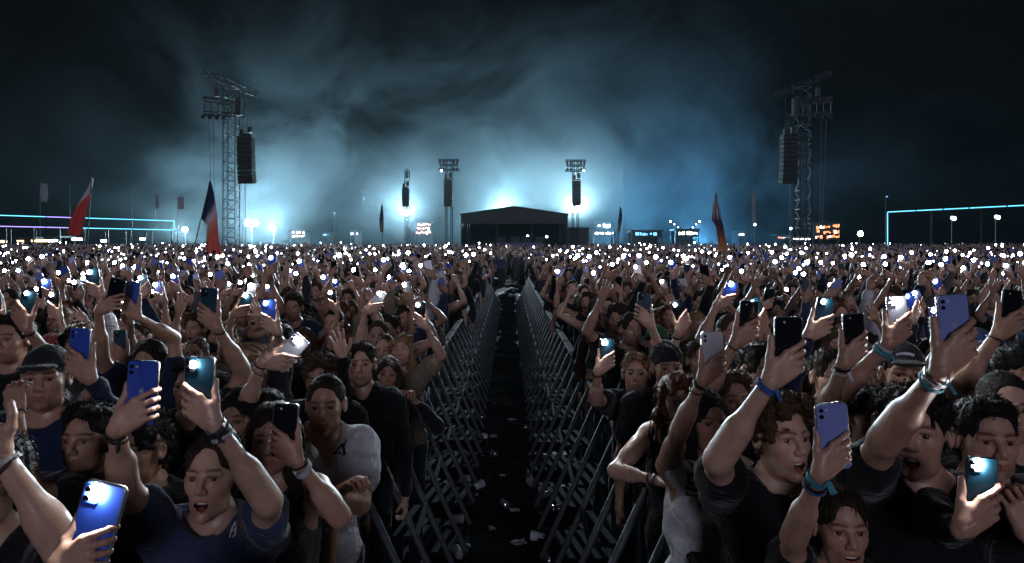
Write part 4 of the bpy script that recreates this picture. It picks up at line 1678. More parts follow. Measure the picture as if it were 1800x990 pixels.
def barrier(side, y, label):
    """one metre of stage barrier: sheet, frame, two raking struts and a step on the aisle side (built for the left side, aisle towards +X)"""
    global bar_meshes
    if bar_meshes is None:
        d_ = {}
        d_['top_rail'] = MB().box((0, 0, BH), (.085, .955, .045), bev=.016).mesh('top_rail', M['rail'])
        d_['post'] = MB().box((0, 0, BH / 2 - .01), (.045, .045, BH - .03), bev=.008).mesh('post', M['steel'])
        pts, fs = [], []
        nn = 38
        for k in range(nn + 1):
            yy = -.44 + .88 * k / nn
            xx = -.012 + (.010 if (k // 2) % 2 else -.004)
            pts += [(xx, yy, .12), (xx, yy, BH - .03)]
        fs = [(2 * k, 2 * k + 2, 2 * k + 3, 2 * k + 1) for k in range(nn)]
        d_['sheet'] = MB().poly(pts, fs).mesh('sheet', M['steel_dark'])
        d_['strut'] = MB().tube((.03, 0, BH - .03), (.50, 0, .04), .021, None, 8).mesh('strut', M['steel'], True)
        d_['brace'] = MB().tube((.03, -.30, .30), (.03, .28, .95), .014, None, 6).mesh('brace', M['steel'], True)
        d_['step'] = MB().box((.15, 0, .56), (.24, .50, .025)).box((.262, 0, .585), (.012, .50, .05)).mesh('step', M['tread'])
        d_['step_bracket'] = MB().tube((.03, -.2, .56), (.26, -.2, .54), .012).tube((.03, .2, .56), (.26, .2, .54), .012).mesh('step_bracket', M['steel'])
        d_['foot_plate'] = MB().box((-.30, 0, .02), (.60, .96, .03)).box((.26, 0, .02), (.5, .5, .024)).mesh('foot_plate', M['tread'])
        bar_meshes = d_
    b_ = bar_meshes
    r = empty('crowd_barrier', (XL if side < 0 else XR, y, zg(y)))
    if side > 0:
        r.rotation_euler = (0, 0, math.pi)
    tag(r, label, 'barrier', 'steel barriers along the left side of the aisle' if side < 0 else 'steel barriers along the right side of the aisle')
    link('top_rail', b_['top_rail'], r)
    link('sheet', b_['sheet'], r)
    for yy in (-.47, .47):
        link('post', b_['post'], r, (0, yy, 0))
    for yy in (-.25, .25):
        link('strut', b_['strut'], r, (0, yy, 0))
    link('brace', b_['brace'], r)
    link('step', b_['step'], r)
    link('step_bracket', b_['step_bracket'], r)
    link('foot_plate', b_['foot_plate'], r)


ORD = ['first', 'second', 'third', 'fourth', 'fifth', 'sixth', 'seventh', 'eighth', 'ninth', 'tenth', 'eleventh', 'twelfth', 'thirteenth', 'fourteenth', 'fifteenth', 'sixteenth', 'seventeenth',
       'eighteenth', 'nineteenth', 'twentieth', 'twenty-first', 'twenty-second', 'twenty-third', 'twenty-fourth', 'twenty-fifth', 'twenty-sixth', 'twenty-seventh', 'twenty-eighth', 'twenty-ninth', 'thirtieth']
for k in range(24):
    barrier(-1, 2.35 + k, 'steel crowd barrier section, %s back from the front, left of the aisle' % ORD[k])
    barrier(1, 2.25 + k, 'steel crowd barrier section, %s back from the front, right of the aisle' % ORD[k])

# ------------------------------------------------------------------ litter in the aisle
M['lit_white'] = plain('crushed_paper', (.20, .20, .195), .6, nscale=40, bmp=.5)
M['lit_can'] = plain('crushed_can', (.5, .5, .52), .22, .9, nscale=40, bmp=.4)
M['lit_clear'] = plain('plastic_cup', (.30, .32, .33), .15, nscale=30, bmp=.3)


def cup(crush, seed):
    rr = random.Random(seed)
    pts, fs, n = [], [], 12
    for k in range(5):
        z = .11 * k / 4
        r = .030 + .012 * k / 4
        for j in range(n):
            a = 2 * math.pi * j / n
            q = 1 - crush * (.5 + .5 * math.sin(2 * a + k)) * rr.uniform(.5, 1)
            pts.append((r * math.cos(a) * q, r * math.sin(a), z))
    for k in range(4):
        for j in range(n):
            fs.append((k * n + j, k * n + (j + 1) % n, (k + 1) * n + (j + 1) % n, (k + 1) * n + j))
    fs.append(tuple(range(n - 1, -1, -1)))
    return MB().poly(pts, fs)


def paper(seed):
    rr = random.Random(seed)
    n = 6
    pts = [(i / (n - 1) * .14 - .07 + rr.uniform(-.01, .01), j / (n - 1) * .10 - .05 + rr.uniform(-.01, .01), .008 + rr.uniform(0, .03)) for j in range(n) for i in range(n)]
    return MB().poly(pts, [(j * n + i, j * n + i + 1, (j + 1) * n + i + 1, (j + 1) * n + i) for j in range(n - 1) for i in range(n - 1)])


cups = [cup(.2, 1).mesh('plastic_cup', M['lit_clear'], True), cup(.75, 2).mesh('plastic_cup', M['lit_clear'], True), cup(.5, 3).mesh('plastic_cup', M['lit_white'], True)]
papers = [paper(1).mesh('paper_scrap', M['lit_white']), paper(5).mesh('paper_scrap', M['lit_white'])]
can = MB()
for a_, b_, r0, r1 in ((0, .008, .024, .032), (.008, .05, .032, .027), (.05, .1, .027, .033), (.1, .112, .033, .026)):
    can.tube((0, 0, a_), (0, 0, b_), r0, r1, 12)
can = can.mesh('drink_can', M['lit_can'], True)
spots = [(857, 772, 0), (868, 770, 3), (841, 779, 3), (862, 800, 2), (845, 803, 3), (921, 755, 2), (946, 802, 2), (818, 803, 1), (828, 812, 3), (883, 838, 3), (836, 862, 0), (835, 872, 3), (939, 858, 1), (882, 888, 2),
         (807, 850, 1), (948, 880, 1), (905, 900, 3), (968, 902, 2), (952, 906, 3), (963, 935, 3), (958, 952, 0), (968, 968, 3), (960, 985, 2), (865, 932, 3), (792, 920, 1), (815, 965, 3), (808, 985, 0), (910, 958, 3), (925, 700, 3), (930, 650, 3), (866, 618, 2), (855, 672, 3), (870, 710, 3), (934, 595, 2), (900, 740, 3), (846, 735, 2)]
near_word = lambda px: 'left' if px < 860 else 'right' if px > 930 else 'middle'
for k, (px, py, kd) in enumerate(spots):
    dd = HC * F / (py - VY)
    q = P(px, py, dd)
    nm, me, lab = [('plastic_cup', cups[k % 2], 'clear plastic cup lying in the mud'), ('plastic_cup', cups[2], 'pale crushed paper cup lying in the mud'), ('drink_can', can, 'dented drink can lying in the mud'), ('paper_scrap', papers[k % 2], 'crumpled pale paper scrap in the mud')][kd]
    o = link(nm, me, None, (q.x, dd, .032 if kd != 3 else .004))
    o.rotation_euler = (math.pi / 2 if kd != 3 else 0, 0, random.uniform(0, 6.28))
    if kd == 3:
        o.scale = [random.uniform(.4, .9)] * 3
    tag(o, lab + ', %s of the aisle, %s from the front' % (near_word(px), ORD[sorted([t[1] for t in spots if t[2] == kd and near_word(t[0]) == near_word(px)], reverse=True).index(py)]), {'plastic_cup': 'cup', 'drink_can': 'can', 'paper_scrap': 'paper'}[nm], 'litter trodden into the aisle')


# ------------------------------------------------------------------ the people one can tell apart at the front
R_ = math.radians
HERO_AT = []
BACKNAME = {'glass_blue': 'blue', 'glass_lilac': 'lilac', 'glass_teal': 'dark teal', 'glass_black': 'black', 'glass_white': 'pale'}


def hero(label, hd, head_=(False, .0, .2, 0), hair_='crop', hairc='dark brown', top='tee', shirt='black', skin=0, R=None, L=None, yaw=0, lean=0, hyaw=0, hpitch=-.08, htilt=0, bands=(), group='people in the front rows',
         res='near', plabel=None, **kw):
    px, py, d = hd
    cz = HC - (py - VY) / F * d
    g = kw.pop('g', None) or cz / (.95 + .80 * math.cos(lean) + (.0 if hair_ not in ('curly', 'beanie', 'cap') else .012))
    hx = (px - VX) / F * d
    off = (Rz(yaw) @ Rx(lean) @ V(0, 0, .72)) * g
    root = Vector((hx - float(off[0]), d - float(off[1]) + .02, 0))
    wom = head_[0]
    sp = dict(g=g, woman=wom, yaw=yaw, lean=lean, hyaw=hyaw, hpitch=hpitch, htilt=htilt, head=head_, hair=hair_ if isinstance(hair_, tuple) else hair_, top=top, seed=len(HERO_AT), **kw)
    arms = {}
    ph = {}
    for side, a in (('R', R), ('L', L)):
        if a is None:
            continue
        q = dict(kind=a[0])
        q['at'] = np.array(P(*a[1]) - root)
        if 'hint' in a[2]:
            q['hint'] = np.array(P(*a[2]['hint']) - root)
        for k in ('roll', 'pitch', 'yaw'):
            if k in a[2]:
                q[k] = R_(a[2][k])
        if 'back' in a[2]:
            q['back'] = a[2]['back']
        if 'dir' in a[2]:
            q['dir'] = a[2]['dir']
        arms[side] = q
        if a[0] == 'phone':
            ph[side] = a[2]
    sp['arms'] = arms
    fig = figure(sp, res)
    o = person_from(fig, root, SKINS[skin], HAIRC[hairc], SHIRTC[shirt], hatc=kw.get('hatc', (.02, .02, .026)))
    tag(o, label, 'person', group)
    for side, q in ph.items():
        phone(Matrix.Translation(root) @ fig['info']['phones'][side], q['case'], q.get('lit', False), q['label'], True, q.get('frame', 'phone_frame'), q.get('logo', False), 'phones held up in the front rows', q.get('ts', 1.0) * 1.6)
    for k, (side, off_, w, m_, tails) in enumerate(bands):
        W, fa, gg = fig['info']['wrist'][side]
        c = W - fa * off_
        ring(c, fa, (.0250 + off_ * .09) * gg * (.95 if wom else 1.03), w, .003, m_, o, 'wristband' if m_ != 'band_metal' else 'bracelet', tails, seed=k + len(HERO_AT))
    HERO_AT.append((root.x, root.y))
    return o, fig, root


SING_W, SING_M = (True, .018, .3, 0), (False, .017, .2, .35)
CALM_W, CALM_M, SMILE_M, SMILE_W = (True, 0, .2, 0), (False, 0, .1, .4), (False, 0, .8, .2), (True, .006, 1.0, 0)

o1, f1, r1_ = hero('singing woman in blue T-shirt holding a phone up in each hand', (368, 772, 2.05), SING_W, 'bun', 'dark brown', 'tee', 'blue', 1, hpitch=-.12, hyaw=.05, fat=1.2, arm=1.02, reach=1.06,
     R=('phone', (250, 690, 1.72), dict(roll=4, hint=(200, 900, 1.95), case='glass_blue', logo=True, frame='phone_dark_frame', label='blue backed phone with pale round logo, in right hand of woman in blue')),
     L=('phone', (351, 682, 1.78), dict(roll=1, hint=(460, 900, 1.95), case='glass_teal', lit=True, label='dark teal phone with bright torch held by woman in blue T-shirt', frame='phone_frame')),
     bands=(('R', .012, .006, 'band_black', 0), ('R', .03, .005, 'band_black', 2), ('L', .008, .010, 'band_metal', 0), ('L', .024, .014, 'band_black', 1), ('L', .042, .008, 'band_white', 0)))
hero('woman in dark top filming with a phone before her face', (477, 716, 2.42), CALM_W, 'long', 'dark brown', 'tank', 'charcoal', 0, hyaw=.12, reach=1.0, fat=1.05,
     L=('phone', (501, 756, 2.12), dict(roll=2, pitch=-6, hint=(590, 900, 2.25), case='glass_black', label='black phone with bright pale rim held before a woman\'s face')),
     bands=(('L', .012, .005, 'band_black', 0), ('L', .032, .018, 'band_white', 0)))
o4, f4, r4_ = hero('short haired man in pale V-neck T-shirt leaning on the left barrier', (570, 668, 2.92), (False, 0, 0, .5), 'crop', 'dark brown', 'tee', 'white', 0, yaw=R_(28), lean=.16, hyaw=R_(-22), hpitch=.0, vneck=True, fat=1.06,
     R=('rest', (600, 862, 2.66), dict(hint=(520, 900, 2.8))), L=('rest', (585, 868, 2.62), dict(hint=(650, 880, 2.95))))
hero('man with curly brown fringe behind the man in pale T-shirt', (563, 628, 3.75), CALM_M, 'curly', 'brown', 'tee', 'charcoal', 2, hpitch=.05)
hero('man in long black sleeves raising an open palm beside the aisle', (634, 608, 4.0), CALM_M, 'short', 'dark brown', 'long', 'black', 1, hyaw=.1,
     R=('open', (603, 626, 3.8), dict(hint=(590, 720, 3.9), back=False, dir=(-.25, -.1, 1))))
hero('long haired woman in black top with hands on the left barrier', (676, 630, 4.3), CALM_W, 'long', 'dark brown', 'long', 'black', 3, yaw=R_(30), lean=.12, hyaw=R_(-20), htilt=.1,
     R=('rest', (715, 700, 4.2), dict(hint=(660, 740, 4.4))), L=('rest', (728, 704, 4.25), dict(hint=(740, 740, 4.5))))
hero('fair curly haired person holding up a blue-lit phone with torch on', (440, 608, 3.8), CALM_W, 'wavy', 'fair', 'tee', 'charcoal', 1, htilt=-.1,
     L=('phone', (473, 553, 3.6), dict(roll=-3, hint=(490, 640, 3.8), case='glass_blue', lit=True, label='blue phone with glaring torch above the fair curly haired person')), bands=(('L', .02, .006, 'band_black', 0),))
hero('person behind the filming woman raising a tilted pale phone', (462, 694, 2.9), CALM_M, 'short', 'dark brown', 'tee', 'black', 1, reach=1.05,
     R=('phone', (517, 598, 2.72), dict(roll=42, hint=(430, 720, 2.8), case='glass_white', lit=True, label='pale phone tilted sideways with torch lit, above the filming woman')), bands=(('R', .02, .006, 'band_black', 0), ('R', .04, .005, 'band_metal', 0)))
hero('person raising a dark phone straight up on a bare arm behind singing woman', (335, 640, 3.35), CALM_M, 'short', 'black', 'tee', 'black', 2, reach=1.08,
     L=('phone', (367, 537, 3.15), dict(roll=3, hint=(420, 660, 3.3), case='glass_teal', label='dark phone with pale edge upright on a bare arm behind singing woman')), bands=(('L', .02, .005, 'band_black', 0),))
hero('person lifting two phones side by side at the left', (258, 602, 3.7), CALM_W, 'long', 'black', 'tee', 'navy', 2, reach=1.1,
     R=('phone', (201, 513, 3.4), dict(roll=14, hint=(190, 650, 3.6), case='glass_black', frame='phone_dark_frame', label='black phone beside a blue one, high at the left')),
     L=('phone', (231, 523, 3.5), dict(roll=6, hint=(300, 620, 3.7), case='glass_blue', frame='phone_dark_frame', label='blue phone beside a black one, high at the left')))
hero('person in dark cap holding a blue-lit phone at the left', (72, 618, 2.9), CALM_M, ('crop', 'cap'), 'black', 'long', 'navy', 2, hyaw=.35, reach=1.05,
     L=('phone', (141, 614, 2.6), dict(roll=3, hint=(190, 740, 2.75), case='glass_blue', label='blue phone with pale rim held low left of the singing woman')), bands=(('L', .02, .006, 'band_black', 0),))
hero('person at left edge holding up a tilted phone with torch lit', (18, 560, 3.9), CALM_M, 'short', 'black', 'tee', 'black', 2, reach=1.08,
     L=('phone', (46, 537, 3.5), dict(roll=18, hint=(90, 640, 3.7), case='glass_teal', lit=True, label='tilted dark phone with torch lit near the left edge')), bands=(('L', .02, .006, 'band_black', 0),))
hero('person with raised bare arm lifting a pale phone left of the aisle', (674, 592, 5.0), CALM_M, 'crop', 'brown', 'tee', 'grey', 1, reach=1.12, res='mid',
     R=('phone', (663, 529, 4.75), dict(roll=24, hint=(635, 620, 4.9), case='glass_white', lit=True, label='tilted pale phone with torch lit above the left barrier')))
hero('fair haired person beside the aisle holding up a lit phone', (706, 588, 4.9), CALM_W, 'wavy', 'fair', 'tee', 'sand', 1, reach=1.08, res='mid',
     L=('phone', (738, 552, 4.6), dict(roll=0, hint=(770, 640, 4.8), case='glass_black', lit=True, ts=1.3, label='dark phone with glaring torch nearest the left barrier')))
hero('person at the left edge with a raised bent bare arm, cut by frame', (-42, 770, 1.75), CALM_M, 'short', 'black', 'tee', 'black', 1, reach=1.05, arm=1.02,
     L=('open', (0, 800, 1.5), dict(hint=(140, 1000, 1.55))), bands=(('L', .012, .010, 'band_white', 0), ('L', .03, .006, 'band_black', 0)))
hero('dark haired person with a bent raised arm left of the singing woman', (248, 738, 2.45), CALM_M, 'fringe', 'black', 'tee', 'black', 2, reach=1.1, arm=1.02, hyaw=-.3,
     R=('fist', (28, 724, 2.3), dict(hint=(100, 880, 2.3))), bands=(('R', .012, .006, 'band_black', 2),))
hero('person at bottom left whose hand holds a bright blue-lit phone', (300, 1050, 1.42), CALM_W, 'long', 'brown', 'tee', 'charcoal', 0, reach=1.0,
     R=('phone', (163, 917, 1.22), dict(roll=12, pitch=-8, hint=(200, 1100, 1.35), case='glass_blue', lit=True, ts=1.5, label='bright blue phone with torch lit at the bottom left corner')))

oR1, fR1, rR1 = hero('man in black T-shirt singing, lifting a lilac phone high', (1630, 694, 2.1), SING_M, 'fringe', 'black', 'tee', 'black', 0, hyaw=R_(-32), hpitch=-.06, reach=1.14, arm=1.02, fat=1.08, yaw=R_(-8),
     R=('phone', (1680, 568, 1.70), dict(roll=-5, hint=(1400, 860, 1.9), case='glass_lilac', logo=True, label='large lilac phone with pale rim and logo held highest at right')),
     bands=(('R', .020, .006, 'band_metal', 0), ('R', .030, .005, 'band_white', 0), ('R', .040, .010, 'band_teal', 1)))
hero('curly haired man in black singing with a dark phone raised', (1374, 704, 2.25), SING_M, 'curly', 'brown', 'tee', 'black', 1, hyaw=R_(14), hpitch=-.1, reach=1.14, arm=1.02, fat=1.1,
     R=('phone', (1384, 607, 1.92), dict(roll=2, hint=(1200, 900, 2.1), case='glass_black', label='black phone with pale rim raised by the curly haired man')), bands=(('R', .02, .016, 'band_blue', 2),))
hero('smiling woman at bottom right raising a pale blue phone', (1484, 866, 1.95), SMILE_W, 'bun', 'dark brown', 'tee', 'black', 0, hpitch=-.1, hyaw=-.1, reach=1.1, arm=1.02,
     R=('phone', (1471, 737, 1.62), dict(roll=-4, hint=(1340, 990, 1.8), case='glass_lilac', label='pale blue phone with white rim held over the smiling woman')),
     bands=(('R', .018, .016, 'band_teal', 3), ('R', .038, .014, 'band_black', 0), ('R', .052, .006, 'band_blue', 0)))
hero('dark haired person at right edge behind a glaring phone torch', (1742, 712, 2.2), CALM_M, 'short', 'black', 'long', 'black', 0, hyaw=-.2, reach=1.0,
     R=('phone', (1752, 876, 1.58), dict(roll=4, hint=(1640, 1040, 1.6), case='glass_teal', frame='phone_dark_frame', lit=True, ts=1.6, label='dark phone with the most glaring torch at the lower right')),
     L=('fist', (1796, 985, 1.60), dict(hint=(1900, 1060, 1.9), dir=(-.2, .1, 1))), bands=(('R', .01, .008, 'band_black', 0),))
oR5, fR5, rR5 = hero('singing woman with long dark hair in white vest by right barrier', (1244, 692, 2.75), SING_W, 'long', 'black', 'vest', 'white', 0, hyaw=R_(8), hpitch=-.05, reach=1.02,
     R=('phone', (1253, 622, 2.45), dict(roll=-3, hint=(1150, 850, 2.65), case='glass_white', label='pale phone with white rim held by woman in white vest')),
     bands=(('R', .022, .012, 'band_black', 0), ('R', .044, .006, 'band_metal', 0)))
oR6, fR6, rR6 = hero('auburn haired woman with glasses leaning bare armed on the right barrier', (1194, 658, 3.2), CALM_W, 'wavy', 'auburn', 'tank', 'black', 1, yaw=R_(-28), lean=.15, hyaw=R_(24), hpitch=.05, arm=1.02,
     R=('rest', (1158, 845, 2.95), dict(hint=(1080, 840, 3.1))), L=('rest', (1200, 850, 2.9), dict(hint=(1240, 860, 3.2))), bands=(('R', .02, .012, 'band_metal', 0), ('R', .04, .010, 'band_black', 0)))
hero('smiling man in dark beanie behind the woman with glasses', (1174, 612, 3.8), SMILE_M, ('crop', 'beanie'), 'black', 'tee', 'charcoal', 2, hpitch=-.05)
hero('fair haired man in black T-shirt lifting two phones beside right barrier', (1120, 628, 4.05), CALM_M, 'short', 'fair', 'tee', 'black', 1, yaw=R_(-20), lean=.1, hyaw=R_(10), hpitch=-.12, reach=1.12,
     L=('phone', (1131, 540, 3.8), dict(roll=6, hint=(1180, 660, 4.0), case='glass_teal', frame='phone_dark_frame', label='dark teal phone high above the fair haired man')),
     R=('phone', (1066, 622, 3.7), dict(roll=0, hint=(1040, 720, 3.9), case='glass_teal', lit=True, ts=1.4, label='phone with glaring torch held out over the right barrier')), bands=(('R', .02, .008, 'band_black', 0),))
hero('person in green cap behind the fair haired man', (1156, 578, 4.9), CALM_M, ('crop', 'cap'), 'black', 'tee', 'charcoal', 2, res='mid', hatc=(.02, .16, .06))
hero('person with a wristband on a bent raised arm, lit phone in hand', (1232, 604, 4.3), CALM_M, 'short', 'brown', 'tee', 'black', 1, reach=1.08,
     R=('phone', (1196, 552, 4.0), dict(roll=-20, hint=(1180, 640, 4.1), case='glass_black', lit=True, label='phone with torch lit in a bent hand with wristband')), bands=(('R', .03, .010, 'band_black', 0),))
hero('dark haired person holding a dark phone behind the curly haired man', (1338, 612, 3.2), CALM_M, 'short', 'black', 'tee', 'black', 2, hyaw=.2, reach=1.05,
     R=('phone', (1315, 562, 2.95), dict(roll=4, hint=(1260, 700, 3.1), case='glass_black', frame='phone_dark_frame', label='black phone held up left of the curly haired man')), bands=(('R', .02, .006, 'band_black', 0),))
hero('person raising a black phone on a banded wrist in the middle right', (1530, 690, 2.8), CALM_M, 'short', 'black', 'tee', 'charcoal', 2, reach=1.12, arm=1.02,
     R=('phone', (1505, 567, 2.45), dict(roll=-3, hint=(1380, 740, 2.6), case='glass_black', label='black phone with pale edge raised on a banded wrist')), bands=(('R', .022, .012, 'band_black', 0), ('R', .038, .006, 'band_white', 2)))
oR14, fR14, rR14 = hero('person in white lettered dark cap lifting a phone with torch lit', (1594, 612, 3.0), CALM_M, ('crop', 'cap'), 'black', 'tee', 'maroon', 3, hyaw=-.3, reach=1.1, arm=1.05,
     R=('phone', (1577, 556, 2.7), dict(roll=-4, hint=(1480, 690, 2.8), case='glass_white', lit=True, ts=1.4, label='pale phone with glaring torch left of the big lilac phone')), bands=(('R', .02, .010, 'band_white', 0), ('R', .036, .014, 'band_teal', 1)))
hero('person holding a dark phone with torch lit above the curly haired man', (1462, 622, 3.3), CALM_M, 'short', 'dark brown', 'long', 'navy', 1, reach=1.08,
     R=('phone', (1446, 555, 3.05), dict(roll=12, hint=(1380, 690, 3.1), case='glass_teal', lit=True, label='dark teal phone with torch lit beside a blue wristband')), bands=(('R', .03, .016, 'band_blue', 0),))
hero('person at right edge raising a dark phone on a bent arm', (1800, 612, 3.0), CALM_M, 'short', 'black', 'tee', 'charcoal', 2, reach=1.08,
     R=('phone', (1776, 545, 2.75), dict(roll=6, hint=(1670, 690, 2.8), case='glass_black', frame='phone_dark_frame', label='dark phone on a bent arm at the right edge')), bands=(('R', .02, .006, 'band_black', 0),))
hero('bare headed person at right edge below a raised dark phone', (1776, 664, 2.5), CALM_M, 'crop', 'black', 'tee', 'black', 1, hyaw=-.3)
hero('dark haired person just left of the big lilac phone arm', (1588, 690, 2.5), CALM_M, 'short', 'black', 'tee', 'black', 1, hyaw=-.2)
hero('brown haired person in charcoal sleeves behind the woman in white vest', (1290, 660, 3.0), CALM_M, 'short', 'brown', 'long', 'charcoal', 3)
hero('dim person behind the singing woman, below the upright dark phone', (415, 690, 2.75), CALM_W, 'long', 'black', 'tee', 'black', 2)
hero('dim person in black at far left behind bent arms', (150, 720, 2.5), CALM_M, 'short', 'black', 'long', 'black', 2)

# prints on the clothes and other small things worn
def child(o, nm):
    return next(c for c in o.children if c.name.split('.')[0] == nm)


def decal(garment, strokes, centre, w, m_, name):
    """strokes (unit polylines, width) laid onto the front of a garment"""
    bpy.context.view_layer.update()
    mb = MB()
    cx_, cz_ = centre
    for pts, wd in strokes:
        P3 = []
        for (x, z) in pts:
            hit, loc, nrm, _ = garment.ray_cast(Vector((cx_ + x * w, -1.2, cz_ + z * w)), Vector((0, 1, 0)))
            P3.append(loc + nrm * .003 if hit else None)
        P3 = [q for q in P3 if q is not None]
        for a, b_ in zip(P3, P3[1:]):
            if (b_ - a).length > 1e-4:
                sd = (b_ - a).normalized().cross(Vector((0, 1, 0))) * wd * w / 2
                ex = (b_ - a).normalized() * wd * w * .3
                bk = Vector((0, .002, 0))
                mb.poly([a - sd - ex, a + sd - ex, b_ + sd + ex, b_ - sd + ex, a - sd - ex + bk, a + sd - ex + bk, b_ + sd + ex + bk, b_ - sd + ex + bk],
                        [(0, 1, 2, 3), (7, 6, 5, 4), (0, 4, 5, 1), (1, 5, 6, 2), (2, 6, 7, 3), (3, 7, 4, 0)])
    if mb.v:
        mb.build(name, M[m_], garment)


def at_local(px, py, d, root):
    q = P(px, py, d) - root
    return (q.x, q.z)


decal(child(o1, 'shirt'), [([(-.5, -1), (-.35, .2), (.1, 1), (.5, .5), (.5, -.5), (.1, -.9)], .24), ([(-.3, -.2), (.4, .3)], .22)], at_local(384, 960, 1.9, r1_), .018, 'band_white', 'logo')
decal(child(o4, 'shirt'), [([(-.9, -.3), (-.3, .3), (.1, -.2), (.6, .5), (.9, -.4)], .55), ([(-.4, -.5), (.5, -.3)], .4), ([(.7, .2), (.9, .9)], .3)], at_local(578, 808, 2.8, r4_), .035, 'band_black', 'print')
decal(child(oR1, 'shirt'), [([(-.8, 0), (-.3, .4), (.2, -.2), (.8, .3)], .3), ([(-.5, -.5), (.6, -.5)], .2)], at_local(1672, 892, 2.0, rR1), .02, 'band_white', 'logo')
decal(child(oR5, 'shirt'), [([(-.5, 1.5), (0, 1.1), (.4, 1.6)], .3), ([(-.3, .5), (.3, .4), (.3, -.2), (-.3, -.3), (-.3, .5)], .28), ([(-.5, -.6), (.5, -.7)], .3), ([(-.45, -1.1), (.4, -1.2), (.3, -1.7)], .35)], at_local(1222, 850, 2.65, rR5), .050, 'band_black', 'print')
Rh, hp, hs = fR6['info']['head']
for nm, mk in (('glasses', 0),):
    mb = MB()
    for sgn in (-1, 1):
        prev = None
        for k in range(15):
            a = 2 * math.pi * k / 14
            q = Vector(tuple(Rh @ (V(sgn * .033 + .023 * math.cos(a), -.098, .112 + .018 * math.sin(a)) * hs) + hp))
            if prev is not None:
                mb.tube(prev, q, .0018, None, 5)
            prev = q
        mb.tube(Vector(tuple(Rh @ (V(sgn * .055, -.096, .116) * hs) + hp)), Vector(tuple(Rh @ (V(sgn * .082, .0, .118) * hs) + hp)), .0018, None, 5)
    mb.tube(Vector(tuple(Rh @ (V(-.011, -.1, .116) * hs) + hp)), Vector(tuple(Rh @ (V(.011, -.1, .116) * hs) + hp)), .0018, None, 5)
    mb.build('glasses', M['band_black'], oR6)
capo = child(oR14, 'cap')
Rh, hp, hs = fR14['info']['head']
q = Rh @ (V(0, -.09, .19) * hs) + hp
decal(capo, [([(-1, .1), (-.5, .25), (0, .3)], .5), ([(.2, .3), (.9, .15)], .5)], (float(q[0]), float(q[2])), .028, 'band_white', 'lettering')

# security staff walking in the aisle
for k, (px, py, d, lab) in enumerate(((881, 456, 38, 'steward in blue jacket walking in the aisle, left one'), (915, 453, 44, 'steward in blue jacket walking in the aisle, right one'))):
    st_, _, _ = hero(lab, (px, py, d), CALM_M, 'crop', 'black', 'long', 'blue', 1, res='mid', group='stewards in the aisle', yaw=k * .5)
    st_.location.z = zg(d)
    HERO_AT.pop()


# ------------------------------------------------------------------ the crowd behind them
def variant(k):
    r = random.Random(100 + k)
    wom = k % 3 == 1
    pose = ['phone', 'phone', 'phone', 'both', 'open', 'phone', 'two', 'phone', 'both', 'down', 'phone', 'fist', 'open2', 'phone', 'down', 'two', 'phone', 'down', 'phone', 'both', 'phone', 'fist'][k % 22]
    sp = dict(g=1.0, woman=wom, yaw=0, lean=r.uniform(-.02, .05), hyaw=r.uniform(-.3, .3), hpitch=r.uniform(-.18, .05), htilt=r.uniform(-.1, .1), seed=k, fat=r.uniform(.92, 1.15), reach=r.uniform(1.02, 1.12),
              head=[(wom, 0, .2, 0), (wom, .016, .3, 0), (wom, 0, .8, 0)][r.randrange(3)] if wom else [(False, 0, .1, .4), (False, .016, .2, .3), (False, 0, .8, .2)][r.randrange(3)],
              hair=['long', 'wavy', 'bun', 'long'][k % 4] if wom else ['crop', 'short', 'fringe', 'curly', 'fringe', 'short', 'crop', ('crop', 'cap'), 'curly', 'short', 'crop'][k % 11],
              top=['tee', 'tank', 'tee', 'long'][(k * 7) % 4])

    def up(sg):
        return dict(kind='phone', at=V(sg * r.uniform(.12, .34), r.uniform(-.38, -.15), r.uniform(1.92, 2.10)), roll=R_(r.uniform(-24, 24)), pitch=R_(r.uniform(-14, 6)), yaw=R_(r.uniform(-18, 18)),
                    hint=V(sg * .5, -.25, 1.3))

    def raised(sg, kind):
        return dict(kind=kind, at=V(sg * r.uniform(.18, .42), r.uniform(-.25, -.0), r.uniform(1.82, 1.96)), hint=V(sg * .6, -.1, 1.5), back=r.random() < .4)
    arms = {}
    sd = 'R' if r.random() < .6 else 'L'
    ot = 'L' if sd == 'R' else 'R'
    sg = {'R': -1, 'L': 1}
    if pose == 'phone':
        arms[sd] = up(sg[sd])
    elif pose == 'both':
        arms[sd] = up(sg[sd])
        arms[ot] = raised(sg[ot], 'open')
    elif pose == 'two':
        q = up(sg[sd])
        q['at'] = V(0.03 * sg[sd], -.36, r.uniform(1.74, 1.86))
        arms[sd] = q
        arms[ot] = dict(kind='fist', at=V(sg[ot] * .07, -.33, 1.70), hint=V(sg[ot] * .5, -.2, 1.2), dir=(-.3 * sg[ot], 0, 1))
    elif pose in ('open', 'fist'):
        arms[sd] = raised(sg[sd], pose)
    elif pose == 'open2':
        arms['R'] = raised(-1, 'open')
        arms['L'] = raised(1, 'open')
    sp['arms'] = arms
    return sp, pose


NV = 22
VAR = []
for k in range(NV):
    sp, pose = variant(k)
    f_ = figure(sp, 'mid')
    VAR.append((sp, pose, f_['info'], figure_meshes(f_)))

